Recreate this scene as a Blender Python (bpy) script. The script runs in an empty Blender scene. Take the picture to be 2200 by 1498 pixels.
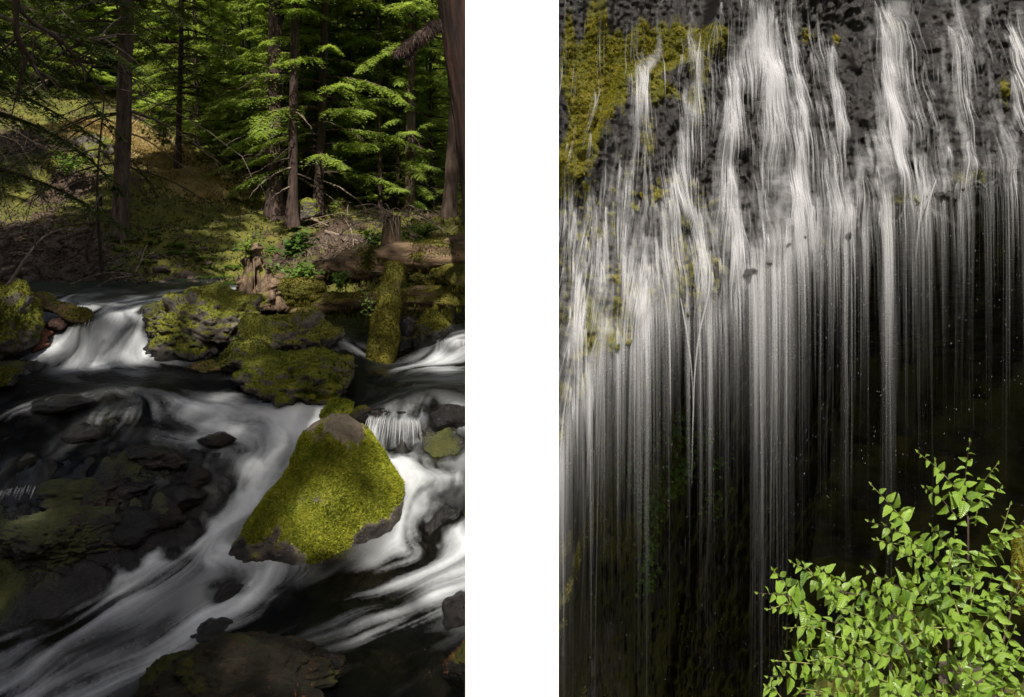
import bpy, math, random
import numpy as np

# ------------------------------------------------------------------ camera, sky, sun, exposure
SC = bpy.context.scene
COL = SC.collection
F_PX, U0, V0 = 1700.0, 1100.0, 430.0          # focal length and principal point in photo pixels (2200 x 1498)

cam_data = bpy.data.cameras.new('camera')
cam = bpy.data.objects.new('camera', cam_data)
COL.objects.link(cam)
cam.location = (0, 0, 0)
cam.rotation_euler = (math.radians(90), 0, 0)  # level, looking along +Y; the frame is moved down with a shift lens
cam_data.sensor_width = 36.0
cam_data.lens = 36.0 * F_PX / 2200.0
cam_data.shift_y = -(749.0 - V0) / 2200.0
cam_data.clip_start = 0.05
cam_data.clip_end = 2000
SC.camera = cam

SUN_EL, SUN_AZ = 55.0, 0.0                     # the sun stands behind the viewpoint
world = bpy.data.worlds.new('World')
SC.world = world
world.use_nodes = True
wn = world.node_tree
bg = wn.nodes['Background']
sky = wn.nodes.new('ShaderNodeTexSky')
sky.sky_type = 'NISHITA'
sky.sun_disc = False
sky.sun_elevation = math.radians(SUN_EL)
sky.dust_density = 4.0
sky.ozone_density = 0.3
sky.sun_rotation = math.radians(180 + SUN_AZ)
wn.links.new(sky.outputs[0], bg.inputs[0])
bg.inputs[1].default_value = 0.085

sun_data = bpy.data.lights.new('sun', 'SUN')
sun_data.energy = 5.0
sun_data.angle = math.radians(0.6)
sun_data.color = (1.0, 0.95, 0.86)
sun = bpy.data.objects.new('sun', sun_data)
COL.objects.link(sun)
sun.location = (0, -20, 40)
sun.rotation_euler = (math.radians(90 - SUN_EL), 0, math.radians(SUN_AZ))

SC.view_settings.view_transform = 'Standard'
SC.view_settings.look = 'None'
SC.view_settings.exposure = 0.7
SC.view_settings.gamma = 1.0
SC.view_settings.use_curve_mapping = False
SC.cycles.use_denoising = True
SC.cycles.max_bounces = 6
SC.cycles.diffuse_bounces = 3
SC.cycles.glossy_bounces = 2
SC.cycles.transmission_bounces = 3
SC.cycles.transparent_max_bounces = 24
SC.cycles.sample_clamp_indirect = 4.0
SC.cycles.caustics_reflective = False
SC.cycles.caustics_refractive = False

rng = np.random.default_rng(7)
R = random.Random(11)

# ------------------------------------------------------------------ small helpers
def P(u, v, Y):
    """the world point that stands at depth Y behind photo pixel (u, v)"""
    return np.array([(u - U0) / F_PX * Y, Y, (V0 - v) / F_PX * Y])

def PZ(u, v, z):
    """the world point at height z behind photo pixel (u, v)"""
    return P(u, v, z * F_PX / (V0 - v))

def sstep(a, b, x):
    t = np.clip((x - a) / (b - a), 0, 1)
    return t * t * (3 - 2 * t)

_perm = np.random.default_rng(3).permutation(256)
_perm = np.concatenate([_perm, _perm, _perm])
_val = np.random.default_rng(5).uniform(-1, 1, 256)

def noise(p, seed=0):
    """smooth lattice noise in -1..1 for an (N,3) array"""
    p = np.asarray(p, float) + seed * 17.31
    i = np.floor(p).astype(int)
    f = p - i
    f = f * f * f * (f * (f * 6 - 15) + 10)
    i &= 255
    def h(dx, dy, dz):
        return _val[_perm[_perm[_perm[(i[:, 0] + dx) & 255] + ((i[:, 1] + dy) & 255)] + ((i[:, 2] + dz) & 255)]]
    fx, fy, fz = f[:, 0], f[:, 1], f[:, 2]
    a = h(0, 0, 0) * (1 - fx) + h(1, 0, 0) * fx
    b = h(0, 1, 0) * (1 - fx) + h(1, 1, 0) * fx
    c = h(0, 0, 1) * (1 - fx) + h(1, 0, 1) * fx
    d = h(0, 1, 1) * (1 - fx) + h(1, 1, 1) * fx
    return (a * (1 - fy) + b * fy) * (1 - fz) + (c * (1 - fy) + d * fy) * fz

def fbm(p, octaves=4, seed=0, gain=0.5):
    s, a, q = 0.0, 1.0, np.asarray(p, float)
    for k in range(octaves):
        s = s + a * noise(q, seed + k)
        q = q * 2.03
        a *= gain
    return s

def p3(a, b, c=0.0):
    a = np.asarray(a, float); b = np.asarray(b, float)
    return np.stack([a.ravel(), b.ravel(), np.full(a.size, c) if np.isscalar(c) else np.asarray(c, float).ravel()], 1)

def norm(v):
    return v / np.maximum(np.linalg.norm(v, axis=-1, keepdims=True), 1e-9)

def mkmesh(name, V, F, attrs=None, smooth=True):
    V = np.ascontiguousarray(V, dtype=np.float32); F = np.ascontiguousarray(F, dtype=np.int32)
    me = bpy.data.meshes.new(name)
    n, k = F.shape
    me.vertices.add(len(V)); me.vertices.foreach_set('co', V.ravel())
    me.loops.add(n * k); me.loops.foreach_set('vertex_index', F.ravel())
    me.polygons.add(n)
    me.polygons.foreach_set('loop_start', np.arange(0, n * k, k, dtype=np.int32))
    me.polygons.foreach_set('loop_total', np.full(n, k, dtype=np.int32))
    me.update(calc_edges=True)
    if smooth:
        me.shade_smooth()
    for nm, arr in (attrs or {}).items():
        a = me.attributes.new(nm, 'FLOAT', 'POINT')
        a.data.foreach_set('value', np.ascontiguousarray(arr, dtype=np.float32).ravel())
    return me

def link(name, data, mat=None, parent=None, loc=None, rot=None, scale=None):
    o = bpy.data.objects.new(name, data)
    COL.objects.link(o)
    if mat is not None and data is not None and len(data.materials) == 0:
        data.materials.append(mat)
    if parent is not None:
        o.parent = parent
    if loc is not None: o.location = [float(c) for c in loc]
    if rot is not None: o.rotation_euler = [float(c) for c in rot]
    if scale is not None: o.scale = (scale,) * 3 if np.isscalar(scale) else [float(c) for c in scale]
    return o

def tag(o, label, cat, group=None):
    o['label'] = label; o['category'] = cat
    if group: o['group'] = group
    return o

def thing(name, label, cat, loc=(0, 0, 0), group=None):
    return tag(link(name, None, loc=loc), label, cat, group)

def kind(o, k):
    o['kind'] = k
    return o

def join(parts):
    Vs, Fs, n = [], [], 0
    for V, F in parts:
        Vs.append(V); Fs.append(np.asarray(F) + n); n += len(V)
    return np.concatenate(Vs), np.concatenate(Fs)

def grid_faces(nr, nc, wrap=False):
    r = np.arange(nr - 1)[:, None]; c = np.arange(nc if wrap else nc - 1)[None, :]
    a = r * nc + c; b = r * nc + (c + 1) % nc
    return np.stack([a, b, b + nc, a + nc], -1).reshape(-1, 4)

def spline(pts, n):
    """a smooth polyline of n points through pts (centripetal-ish Catmull-Rom on chord length)"""
    pts = np.asarray(pts, float)
    if len(pts) == 2:
        return pts[0] + (pts[1] - pts[0]) * np.linspace(0, 1, n)[:, None]
    d = np.concatenate([[0], np.cumsum(np.linalg.norm(np.diff(pts[:, :3], axis=0), axis=1) + 1e-6)])
    m = np.gradient(pts, d, axis=0)
    t = np.linspace(0, d[-1], n)
    i = np.clip(np.searchsorted(d, t, 'right') - 1, 0, len(pts) - 2)
    h = (d[i + 1] - d[i])[:, None]; s = ((t - d[i])[:, None]) / h
    return ((2 * s**3 - 3 * s**2 + 1) * pts[i] + (s**3 - 2 * s**2 + s) * h * m[i]
            + (-2 * s**3 + 3 * s**2) * pts[i + 1] + (s**3 - s**2) * h * m[i + 1])

def tube(path, radii, nseg=8, bump=None, cap=True, twist=0.0):
    """quads round a path; bump(points, angle, t) adds to the radius"""
    path = np.asarray(path, float); n = len(path)
    radii = np.interp(np.linspace(0, 1, n), np.linspace(0, 1, len(radii)), radii) if len(radii) != n else np.asarray(radii, float)
    T = norm(np.gradient(path, axis=0))
    ref = np.array([0.0, 0, 1]) if abs(T[:, 2]).mean() < 0.8 else np.array([0.0, 1, 0])
    A = norm(np.cross(T, ref)); B = np.cross(T, A)
    th = np.linspace(0, 2 * np.pi, nseg, endpoint=False)[None, :] + twist * np.linspace(0, 1, n)[:, None]
    D = A[:, None, :] * np.cos(th)[..., None] + B[:, None, :] * np.sin(th)[..., None]
    r = np.repeat(radii[:, None], nseg, 1)
    if bump is not None:
        q = path[:, None, :] + D * r[..., None]
        t = np.repeat(np.linspace(0, 1, n)[:, None], nseg, 1)
        r = r + bump(q.reshape(-1, 3), th.ravel() if th.shape[0] == n else np.repeat(th, n, 0).ravel(), t.ravel()).reshape(n, nseg)
    V = (path[:, None, :] + D * r[..., None]).reshape(-1, 3)
    F = grid_faces(n, nseg, wrap=True)
    if cap:
        k = len(V)
        V = np.concatenate([V, path[:1] - T[:1] * radii[0] * .08, path[-1:] + T[-1:] * radii[-1] * .08])
        c = np.arange(nseg); c1 = (c + 1) % nseg
        lo = np.stack([c1, c, np.full(nseg, k), np.full(nseg, k)], 1)
        b = (n - 1) * nseg
        hi = np.stack([b + c, b + c1, np.full(nseg, k + 1), np.full(nseg, k + 1)], 1)
        return V, F, np.concatenate([lo[:, :3], hi[:, :3]])
    return V, F, None

def tube_tri(path, radii, nseg=8, bump=None, cap=True, twist=0.0):
    V, F, C = tube(path, radii, nseg, bump, cap, twist)
    T = np.concatenate([F[:, [0, 1, 2]], F[:, [0, 2, 3]]])
    if C is not None:
        T = np.concatenate([T, C])
    return V, T

def vnormals(V, F):
    a, b, c = V[F[:, 0]], V[F[:, 1]], V[F[:, 2]]
    fn = np.cross(b - a, c - a)
    N = np.zeros_like(V)
    for k in range(F.shape[1]):
        np.add.at(N, F[:, k], fn)
    return norm(N)

def scatter(V, F, w, n, seed=0):
    """n random points (with normals) on faces F, chosen by area times the vertex weight w"""
    g = np.random.default_rng(seed)
    if F.shape[1] == 4:
        F = np.concatenate([F[:, [0, 1, 2]], F[:, [0, 2, 3]]])
    a, b, c = V[F[:, 0]], V[F[:, 1]], V[F[:, 2]]
    fn = np.cross(b - a, c - a); area = np.linalg.norm(fn, axis=1)
    p = area * np.clip(w[F].mean(1), 0, None)
    if p.sum() <= 0:
        return np.zeros((0, 3)), np.zeros((0, 3))
    i = g.choice(len(F), n, p=p / p.sum())
    r1, r2 = np.sqrt(g.random((n, 1))), g.random((n, 1))
    q = a[i] * (1 - r1) + b[i] * r1 * (1 - r2) + c[i] * r1 * r2
    return q, norm(fn[i])

def blades(pts, nrm, size, seed=0, per=3, spread=0.8, thin=0.28, up=0.0):
    """little pointed blades standing on points: the pile of moss, grass or needles"""
    g = np.random.default_rng(seed)
    n = len(pts) * per
    q = np.repeat(pts, per, 0); m = np.repeat(nrm, per, 0)
    d = norm(m + g.normal(0, spread, (n, 3)) + np.array([0, 0, up]))
    s = norm(np.cross(d, g.normal(0, 1, (n, 3))))
    L = size * g.uniform(0.5, 1.3, (n, 1))
    a = q - s * L * thin - d * L * .1; b = q + s * L * thin - d * L * .1; c = q + d * L
    V = np.stack([a, b, c], 1).reshape(-1, 3)
    return V, np.arange(n * 3).reshape(-1, 3)

_ico = {}
def ico(sub):
    if sub in _ico:
        return _ico[sub]
    t = (1 + 5 ** .5) / 2
    V = [(-1, t, 0), (1, t, 0), (-1, -t, 0), (1, -t, 0), (0, -1, t), (0, 1, t), (0, -1, -t), (0, 1, -t), (t, 0, -1), (t, 0, 1), (-t, 0, -1), (-t, 0, 1)]
    F = [(0, 11, 5), (0, 5, 1), (0, 1, 7), (0, 7, 10), (0, 10, 11), (1, 5, 9), (5, 11, 4), (11, 10, 2), (10, 7, 6), (7, 1, 8),
         (3, 9, 4), (3, 4, 2), (3, 2, 6), (3, 6, 8), (3, 8, 9), (4, 9, 5), (2, 4, 11), (6, 2, 10), (8, 6, 7), (9, 8, 1)]
    V = norm(np.array(V, float)); F = np.array(F)
    for _ in range(sub):
        e = np.sort(np.concatenate([F[:, [0, 1]], F[:, [1, 2]], F[:, [2, 0]]]), 1)
        ue, inv = np.unique(e, axis=0, return_inverse=True)
        inv = inv.ravel()
        mid = norm(V[ue[:, 0]] + V[ue[:, 1]])
        k = len(V); nf = len(F); V = np.concatenate([V, mid])
        a, b, c = k + inv[:nf], k + inv[nf:2 * nf], k + inv[2 * nf:]
        F = np.concatenate([np.stack([F[:, 0], a, c], 1), np.stack([F[:, 1], b, a], 1), np.stack([F[:, 2], c, b], 1), np.stack([a, b, c], 1)])
    _ico[sub] = (V, F)
    return V, F

def rock_shape(radii, seed, sub=5, cuts=14, rough=1.0, rotz=0.0, tilt=(0, 0)):
    """an angular stone: a ball cut by random planes, then worn and roughened"""
    g = np.random.default_rng(seed)
    D, F = ico(sub)
    N = norm(g.normal(0, 1, (cuts, 3))); d = g.uniform(.68, .98, cuts)
    c = D @ N.T
    r = np.where(c > .05, d / np.maximum(c, .05), 9)
    k = 14.0
    r = -np.log(np.exp(-k * r).sum(1) + math.exp(-k * 1.12)) / k
    r = r + rough * (.10 * fbm(D * 1.6, 3, seed) + .05 * fbm(D * 5, 3, seed + 3) + .018 * fbm(D * 15, 3, seed + 5))
    r = r - rough * .055 * np.exp(-(fbm(D * 2.1 + 3.3, 2, seed + 11) / .05) ** 2) - rough * .03 * np.exp(-(fbm(D * 4.6, 2, seed + 13) / .07) ** 2)
    r = r + rough * .03 * np.floor(3 * fbm(D * 2.7, 2, seed + 15)) / 3
    V = D * r[:, None] * np.asarray(radii, float)
    cx, sx = math.cos(tilt[0]), math.sin(tilt[0]); cy, sy = math.cos(tilt[1]), math.sin(tilt[1]); cz, sz = math.cos(rotz), math.sin(rotz)
    M = np.array([[cz, -sz, 0], [sz, cz, 0], [0, 0, 1]]) @ np.array([[cy, 0, sy], [0, 1, 0], [-sy, 0, cy]]) @ np.array([[1, 0, 0], [0, cx, -sx], [0, sx, cx]])
    return V @ M.T, F

# ------------------------------------------------------------------ materials
class NT:
    def __init__(self, name):
        self.m = bpy.data.materials.new(name); self.m.use_nodes = True
        self.t = self.m.node_tree; self.t.nodes.clear()
        self.out = self.t.nodes.new('ShaderNodeOutputMaterial')
    def n(self, typ, **kw):
        nd = self.t.nodes.new('ShaderNode' + typ)
        for k, v in kw.items():
            if k.startswith('i_'):
                key = k[2:]
                nd.inputs[int(key) if key.isdigit() else key].default_value = v
            else:
                setattr(nd, k, v)
        return nd
    def l(self, a, b):
        self.t.links.new(a, b)
    def set(self, sock, v):
        if hasattr(v, 'is_output'): self.l(v, sock)
        else: sock.default_value = v
    def math(self, op, a, b=0.0, clamp=False):
        nd = self.n('Math', operation=op, use_clamp=clamp)
        self.set(nd.inputs[0], a); self.set(nd.inputs[1], b)
        return nd.outputs[0]
    def mix(self, f, a, b):
        nd = self.n('Mix', data_type='RGBA')
        self.set(nd.inputs['Factor'], f)
        ins = [s for s in nd.inputs if s.type == 'RGBA']
        self.set(ins[0], a); self.set(ins[1], b)
        return [s for s in nd.outputs if s.type == 'RGBA'][0]
    def coord(self, scale=(1, 1, 1), kind_='Object'):
        tc = self.n('TexCoord'); mp = self.n('Mapping')
        self.l(tc.outputs[kind_], mp.inputs[0]); mp.inputs['Scale'].default_value = scale
        return mp.outputs[0]
    def noise(self, scale, detail=4, rough=.55, vec=None, dist=0.0):
        nd = self.n('TexNoise'); nd.inputs['Scale'].default_value = scale; nd.inputs['Detail'].default_value = detail
        nd.inputs['Roughness'].default_value = rough; nd.inputs['Distortion'].default_value = dist
        self.l(vec if vec is not None else self.coord(), nd.inputs['Vector'])
        return nd.outputs['Fac']
    def ramp(self, f, stops):
        nd = self.n('ValToRGB'); self.l(f, nd.inputs[0])
        e = nd.color_ramp.elements
        while len(e) < len(stops): e.new(.5)
        for i, (p, c) in enumerate(stops):
            e[i].position = p; e[i].color = (*c, 1) if len(c) == 3 else c
        return nd.outputs[0]
    def attr(self, name):
        return self.n('Attribute', attribute_name=name).outputs['Fac']
    def bump(self, h, strength=.5, dist=.02):
        nd = self.n('Bump'); nd.inputs['Strength'].default_value = strength; nd.inputs['Distance'].default_value = dist
        self.l(h, nd.inputs['Height'])
        return nd.outputs[0]
    def bsdf(self, color, rough=.8, normal=None, spec=.4, trans=None):
        b = self.n('BsdfPrincipled')
        self.set(b.inputs['Base Color'], color); self.set(b.inputs['Roughness'], rough)
        b.inputs['Specular IOR Level'].default_value = spec
        if normal is not None: self.l(normal, b.inputs['Normal'])
        return b
    def done(self, sh):
        self.l(sh, self.out.inputs[0])
        return self.m

def c4(c): return (*c, 1)

def rock_material(name, dark, light, moss_a, moss_b, rough_dry=.8, rough_wet=.26, scale=3.0, litter=None, spec=.32):
    t = NT(name)
    n1 = t.noise(scale, 6, .6); n2 = t.noise(scale * 6, 5, .65); n3 = t.noise(scale * 28, 4, .6)
    col = t.mix(t.ramp(n1, [(.32, (0, 0, 0)), (.68, (1, 1, 1))]), c4(dark), c4(light))
    col = t.mix(t.math('MULTIPLY', t.ramp(n2, [(.45, (0, 0, 0)), (.7, (1, 1, 1))]), .55), col, c4(tuple(x * .45 for x in dark)))
    wet = t.attr('wet')
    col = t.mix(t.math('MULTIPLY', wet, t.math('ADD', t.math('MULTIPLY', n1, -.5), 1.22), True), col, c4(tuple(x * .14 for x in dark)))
    if litter:
        col = t.mix(t.math('MULTIPLY', t.ramp(t.noise(scale * 9, 3, .6), [(.62, (0, 0, 0)), (.68, (1, 1, 1))]), t.ramp(n1, [(.5, (0, 0, 0)), (.6, (1, 1, 1))])), col, c4(litter))
    m = t.attr('moss')
    m = t.math('ADD', t.math('MULTIPLY', m, 1.5), t.math('SUBTRACT', t.math('MULTIPLY', t.math('ADD', n2, n3), .55), .95))
    m = t.ramp(m, [(.32, (0, 0, 0)), (.5, (1, 1, 1))])
    mc = t.mix(t.ramp(t.noise(scale * 2.2, 5, .6), [(.35, (0, 0, 0)), (.66, (1, 1, 1))]), c4(moss_a), c4(moss_b))
    mc = t.mix(t.ramp(n3, [(.4, (0, 0, 0)), (.6, (.45, .45, .45))]), mc, c4(tuple(x * .4 for x in moss_a)))
    col = t.mix(m, col, mc)
    rg = t.math('ADD', t.math('MULTIPLY', wet, rough_wet - rough_dry), rough_dry)
    rg = t.math('ADD', rg, t.math('MULTIPLY', n3, .10))
    rg = t.math('MAXIMUM', rg, t.math('MULTIPLY', m, .9))
    h = t.math('ADD', t.math('MULTIPLY', n2, .6), t.math('MULTIPLY', n3, .4))
    return t.done(t.bsdf(col, rg, t.bump(h, 1.0, .04), spec).outputs[0])

def leaf_material(name, a, b, rough=.5, trans=.35, scale=1.2, dead=None, spec=.35, vein=False):
    t = NT(name)
    oi = t.n('ObjectInfo')
    n1 = t.noise(scale, 3, .6); n2 = t.noise(scale * 9, 2, .5)
    f = t.math('ADD', t.math('MULTIPLY', n1, .75), t.math('MULTIPLY', n2, .5))
    f = t.math('ADD', f, t.math('MULTIPLY', t.math('SUBTRACT', oi.outputs['Random'], .5), .35))
    col = t.mix(t.ramp(f, [(.42, (0, 0, 0)), (.82, (1, 1, 1))]), c4(a), c4(b))
    if dead:
        col = t.mix(t.ramp(t.noise(scale * 4, 3, .6), [(.66, (0, 0, 0)), (.72, (1, 1, 1))]), col, c4(dead))
    p = t.bsdf(col, rough, None, spec)
    tr = t.n('BsdfTranslucent')
    t.l(t.mix(.6, col, c4((b[0] * 1.3, b[1] * 1.2, b[2] * .5))), tr.inputs[0])
    mx = t.n('MixShader'); mx.inputs[0].default_value = trans
    t.l(p.outputs[0], mx.inputs[1]); t.l(tr.outputs[0], mx.inputs[2])
    return t.done(mx.outputs[0])

def bark_material(name, a, b, moss=None, scale=4.0, stretch=.18, bumpd=.03, lying=False):
    t = NT(name)
    v = t.coord((stretch, 1, 1) if lying else (1, 1, stretch))
    n1 = t.noise(scale * 3, 6, .65, v); n2 = t.noise(scale * .6, 4, .6); n3 = t.noise(scale * 9, 4, .6, v)
    col = t.mix(t.ramp(n1, [(.35, (0, 0, 0)), (.65, (1, 1, 1))]), c4(a), c4(b))
    if moss:
        m = t.attr('moss')
        m = t.math('ADD', t.math('MULTIPLY', m, 1.5), t.math('SUBTRACT', t.math('MULTIPLY', t.math('ADD', n2, t.noise(scale * 8, 4, .6)), .6), .98))
        m = t.ramp(m, [(.3, (0, 0, 0)), (.55, (1, 1, 1))])
        mc = t.mix(t.ramp(t.noise(scale * 1.4, 4, .6), [(.35, (0, 0, 0)), (.68, (1, 1, 1))]), c4(moss[0]), c4(moss[1]))
        col = t.mix(m, col, mc)
    h = t.math('ADD', n1, t.math('MULTIPLY', n3, .4))
    return t.done(t.bsdf(col, .85, t.bump(h, .8, bumpd), .25).outputs[0])

M = {}
MOSS_A, MOSS_B = (.060, .075, .008), (.165, .160, .018)
M['boulder'] = rock_material('boulder_rock', (.075, .058, .042), (.25, .20, .145), (.060, .080, .007), (.26, .25, .03), scale=2.6, rough_wet=.12, spec=.3)
M['rock'] = rock_material('mossy_rock', (.055, .048, .040), (.17, .145, .115), MOSS_A, (.19, .185, .02), scale=3)
M['wetrock'] = rock_material('wet_rock', (.018, .012, .009), (.080, .046, .031), (.018, .022, .005), (.055, .058, .012), rough_wet=.10, scale=3, spec=.4)
M['redrock'] = rock_material('wet_red_rock', (.045, .023, .016), (.17, .080, .052), (.03, .03, .008), (.07, .07, .012), rough_wet=.10, scale=4, spec=.4)
M['slab'] = rock_material('slab_rock', (.010, .009, .006), (.034, .029, .018), (.020, .022, .004), (.050, .048, .008), scale=5, litter=(.10, .035, .012), spec=.12, rough_wet=.3)
M['scree'] = rock_material('scree_rock', (.075, .052, .038), (.23, .17, .125), MOSS_A, MOSS_B, scale=5)
M['bed'] = rock_material('bed_rock', (.015, .012, .010), (.055, .040, .027), (.020, .026, .004), (.060, .060, .010), rough_wet=.10, scale=2.2, spec=.38)
M['hill'] = rock_material('forest_floor', (.024, .015, .009), (.085, .054, .031), (.050, .058, .008), (.15, .14, .02), scale=1.3)
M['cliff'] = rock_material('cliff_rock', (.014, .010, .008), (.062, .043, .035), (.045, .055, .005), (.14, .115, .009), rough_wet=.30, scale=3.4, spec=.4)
M['moss'] = leaf_material('moss_pile', (.040, .066, .005), (.32, .325, .032), .9, .25, 4.0, dead=(.17, .09, .04), spec=.1)
M['moss_dark'] = leaf_material('moss_pile_dark', (.032, .038, .005), (.110, .095, .013), .9, .25, 2.5, dead=(.10, .055, .02), spec=.1)
M['moss_gold'] = leaf_material('moss_pile_gold', (.050, .064, .005), (.19, .155, .010), .9, .2, 1.6, dead=(.21, .10, .010), spec=.1)
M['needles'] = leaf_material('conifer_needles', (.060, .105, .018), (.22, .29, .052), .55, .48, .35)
M['needles_lit'] = leaf_material('sunlit_needles', (.12, .20, .036), (.38, .50, .12), .5, .52, .45)  # brighter copy, sunlight put into the needle colour
M['needles_shaded'] = leaf_material('shaded_needles', (.026, .046, .012), (.080, .110, .026), .6, .35, .5)  # darker copy, shade put into the needle colour
M['shrub'] = leaf_material('shrub_leaves', (.07, .14, .015), (.20, .30, .03), .5, .45, 1.5)
M['fern'] = leaf_material('fern_leaves', (.045, .105, .012), (.12, .20, .025), .55, .4, 2)
M['dry'] = leaf_material('sunlit_gold_cover', (.36, .27, .12), (.62, .52, .28), .9, .3, 1.2, spec=.1)  # pale golden cover; the slope's sun patch is put into this colour
M['cover'] = leaf_material('ground_cover', (.018, .026, .004), (.072, .070, .011), .7, .3, .8, dead=(.13, .075, .03))
M['bark'] = bark_material('conifer_bark', (.034, .022, .016), (.150, .105, .080))
M['bark_dark'] = bark_material('dark_bark', (.022, .015, .012), (.075, .048, .038))
M['bark_red'] = bark_material('red_bark', (.008, .005, .004), (.050, .022, .015), scale=2.2, stretch=.08, bumpd=.06)
M['log'] = bark_material('mossy_log_bark', (.042, .027, .016), (.175, .115, .066), moss=((.035, .038, .005), (.12, .10, .014)), scale=3, lying=True, bumpd=.05)
M['post'] = bark_material('mossy_post_bark', (.05, .035, .02), (.15, .11, .05), moss=((.050, .050, .006), (.16, .135, .016)), scale=3)
M['stump'] = bark_material('stump_wood', (.028, .018, .011), (.20, .135, .085), moss=(MOSS_A, MOSS_B), scale=5, stretch=.25)
M['litter'] = leaf_material('orange_litter', (.07, .024, .008), (.17, .062, .02), .8, .1, 9, spec=.1)
M['deadwood'] = bark_material('dead_wood', (.10, .070, .050), (.30, .235, .180), scale=8)
M['redwood'] = bark_material('rotten_red_wood', (.045, .018, .012), (.17, .065, .038), scale=5)

def obj(name, V, F, mat, parent=None, attrs=None, smooth=True):
    """one mesh object, its origin at the middle of its base"""
    V = np.asarray(V, float)
    if parent is None:
        o0 = np.array([(V[:, 0].min() + V[:, 0].max()) / 2, (V[:, 1].min() + V[:, 1].max()) / 2, V[:, 2].min()])
    else:
        o0 = np.array(parent.get('_base', (0, 0, 0)))
    o = link(name, mkmesh(name, V - o0, F, attrs, smooth), mat, parent)
    if parent is None:
        o.location = o0
        o['_base'] = [float(c) for c in o0]
    return o

def root(name, label, cat, base, group=None):
    t = thing(name, label, cat, base, group)
    t['_base'] = [float(c) for c in base]
    return t

# ------------------------------------------------------------------ the added white slab for the blank gap between the two scenes
def build_gap_slab():
    x, y0, y1, z0, z1 = .2647, 4.5, 17.0, -14.8, 2.2
    V = np.array([(a, b, c) for c in (z0, z1) for b in (y0, y1) for a in (-x, x)], float)
    F = np.array([(0, 1, 5, 4), (1, 3, 7, 5), (3, 2, 6, 7), (2, 0, 4, 6), (4, 5, 7, 6), (0, 2, 3, 1)])
    t = NT('gap_white')
    n = t.noise(9, 4, .5)
    m = t.done(t.bsdf(t.mix(n, (.90, .90, .90, 1), (.93, .93, .93, 1)), .9, t.bump(n, .04, .002), .1).outputs[0])
    o = obj('white_gap_slab', V, F, m, smooth=False)
    tag(o, 'plain white upright slab added as the blank gap between the forest stream and the waterfall', 'wall')
build_gap_slab()

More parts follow.
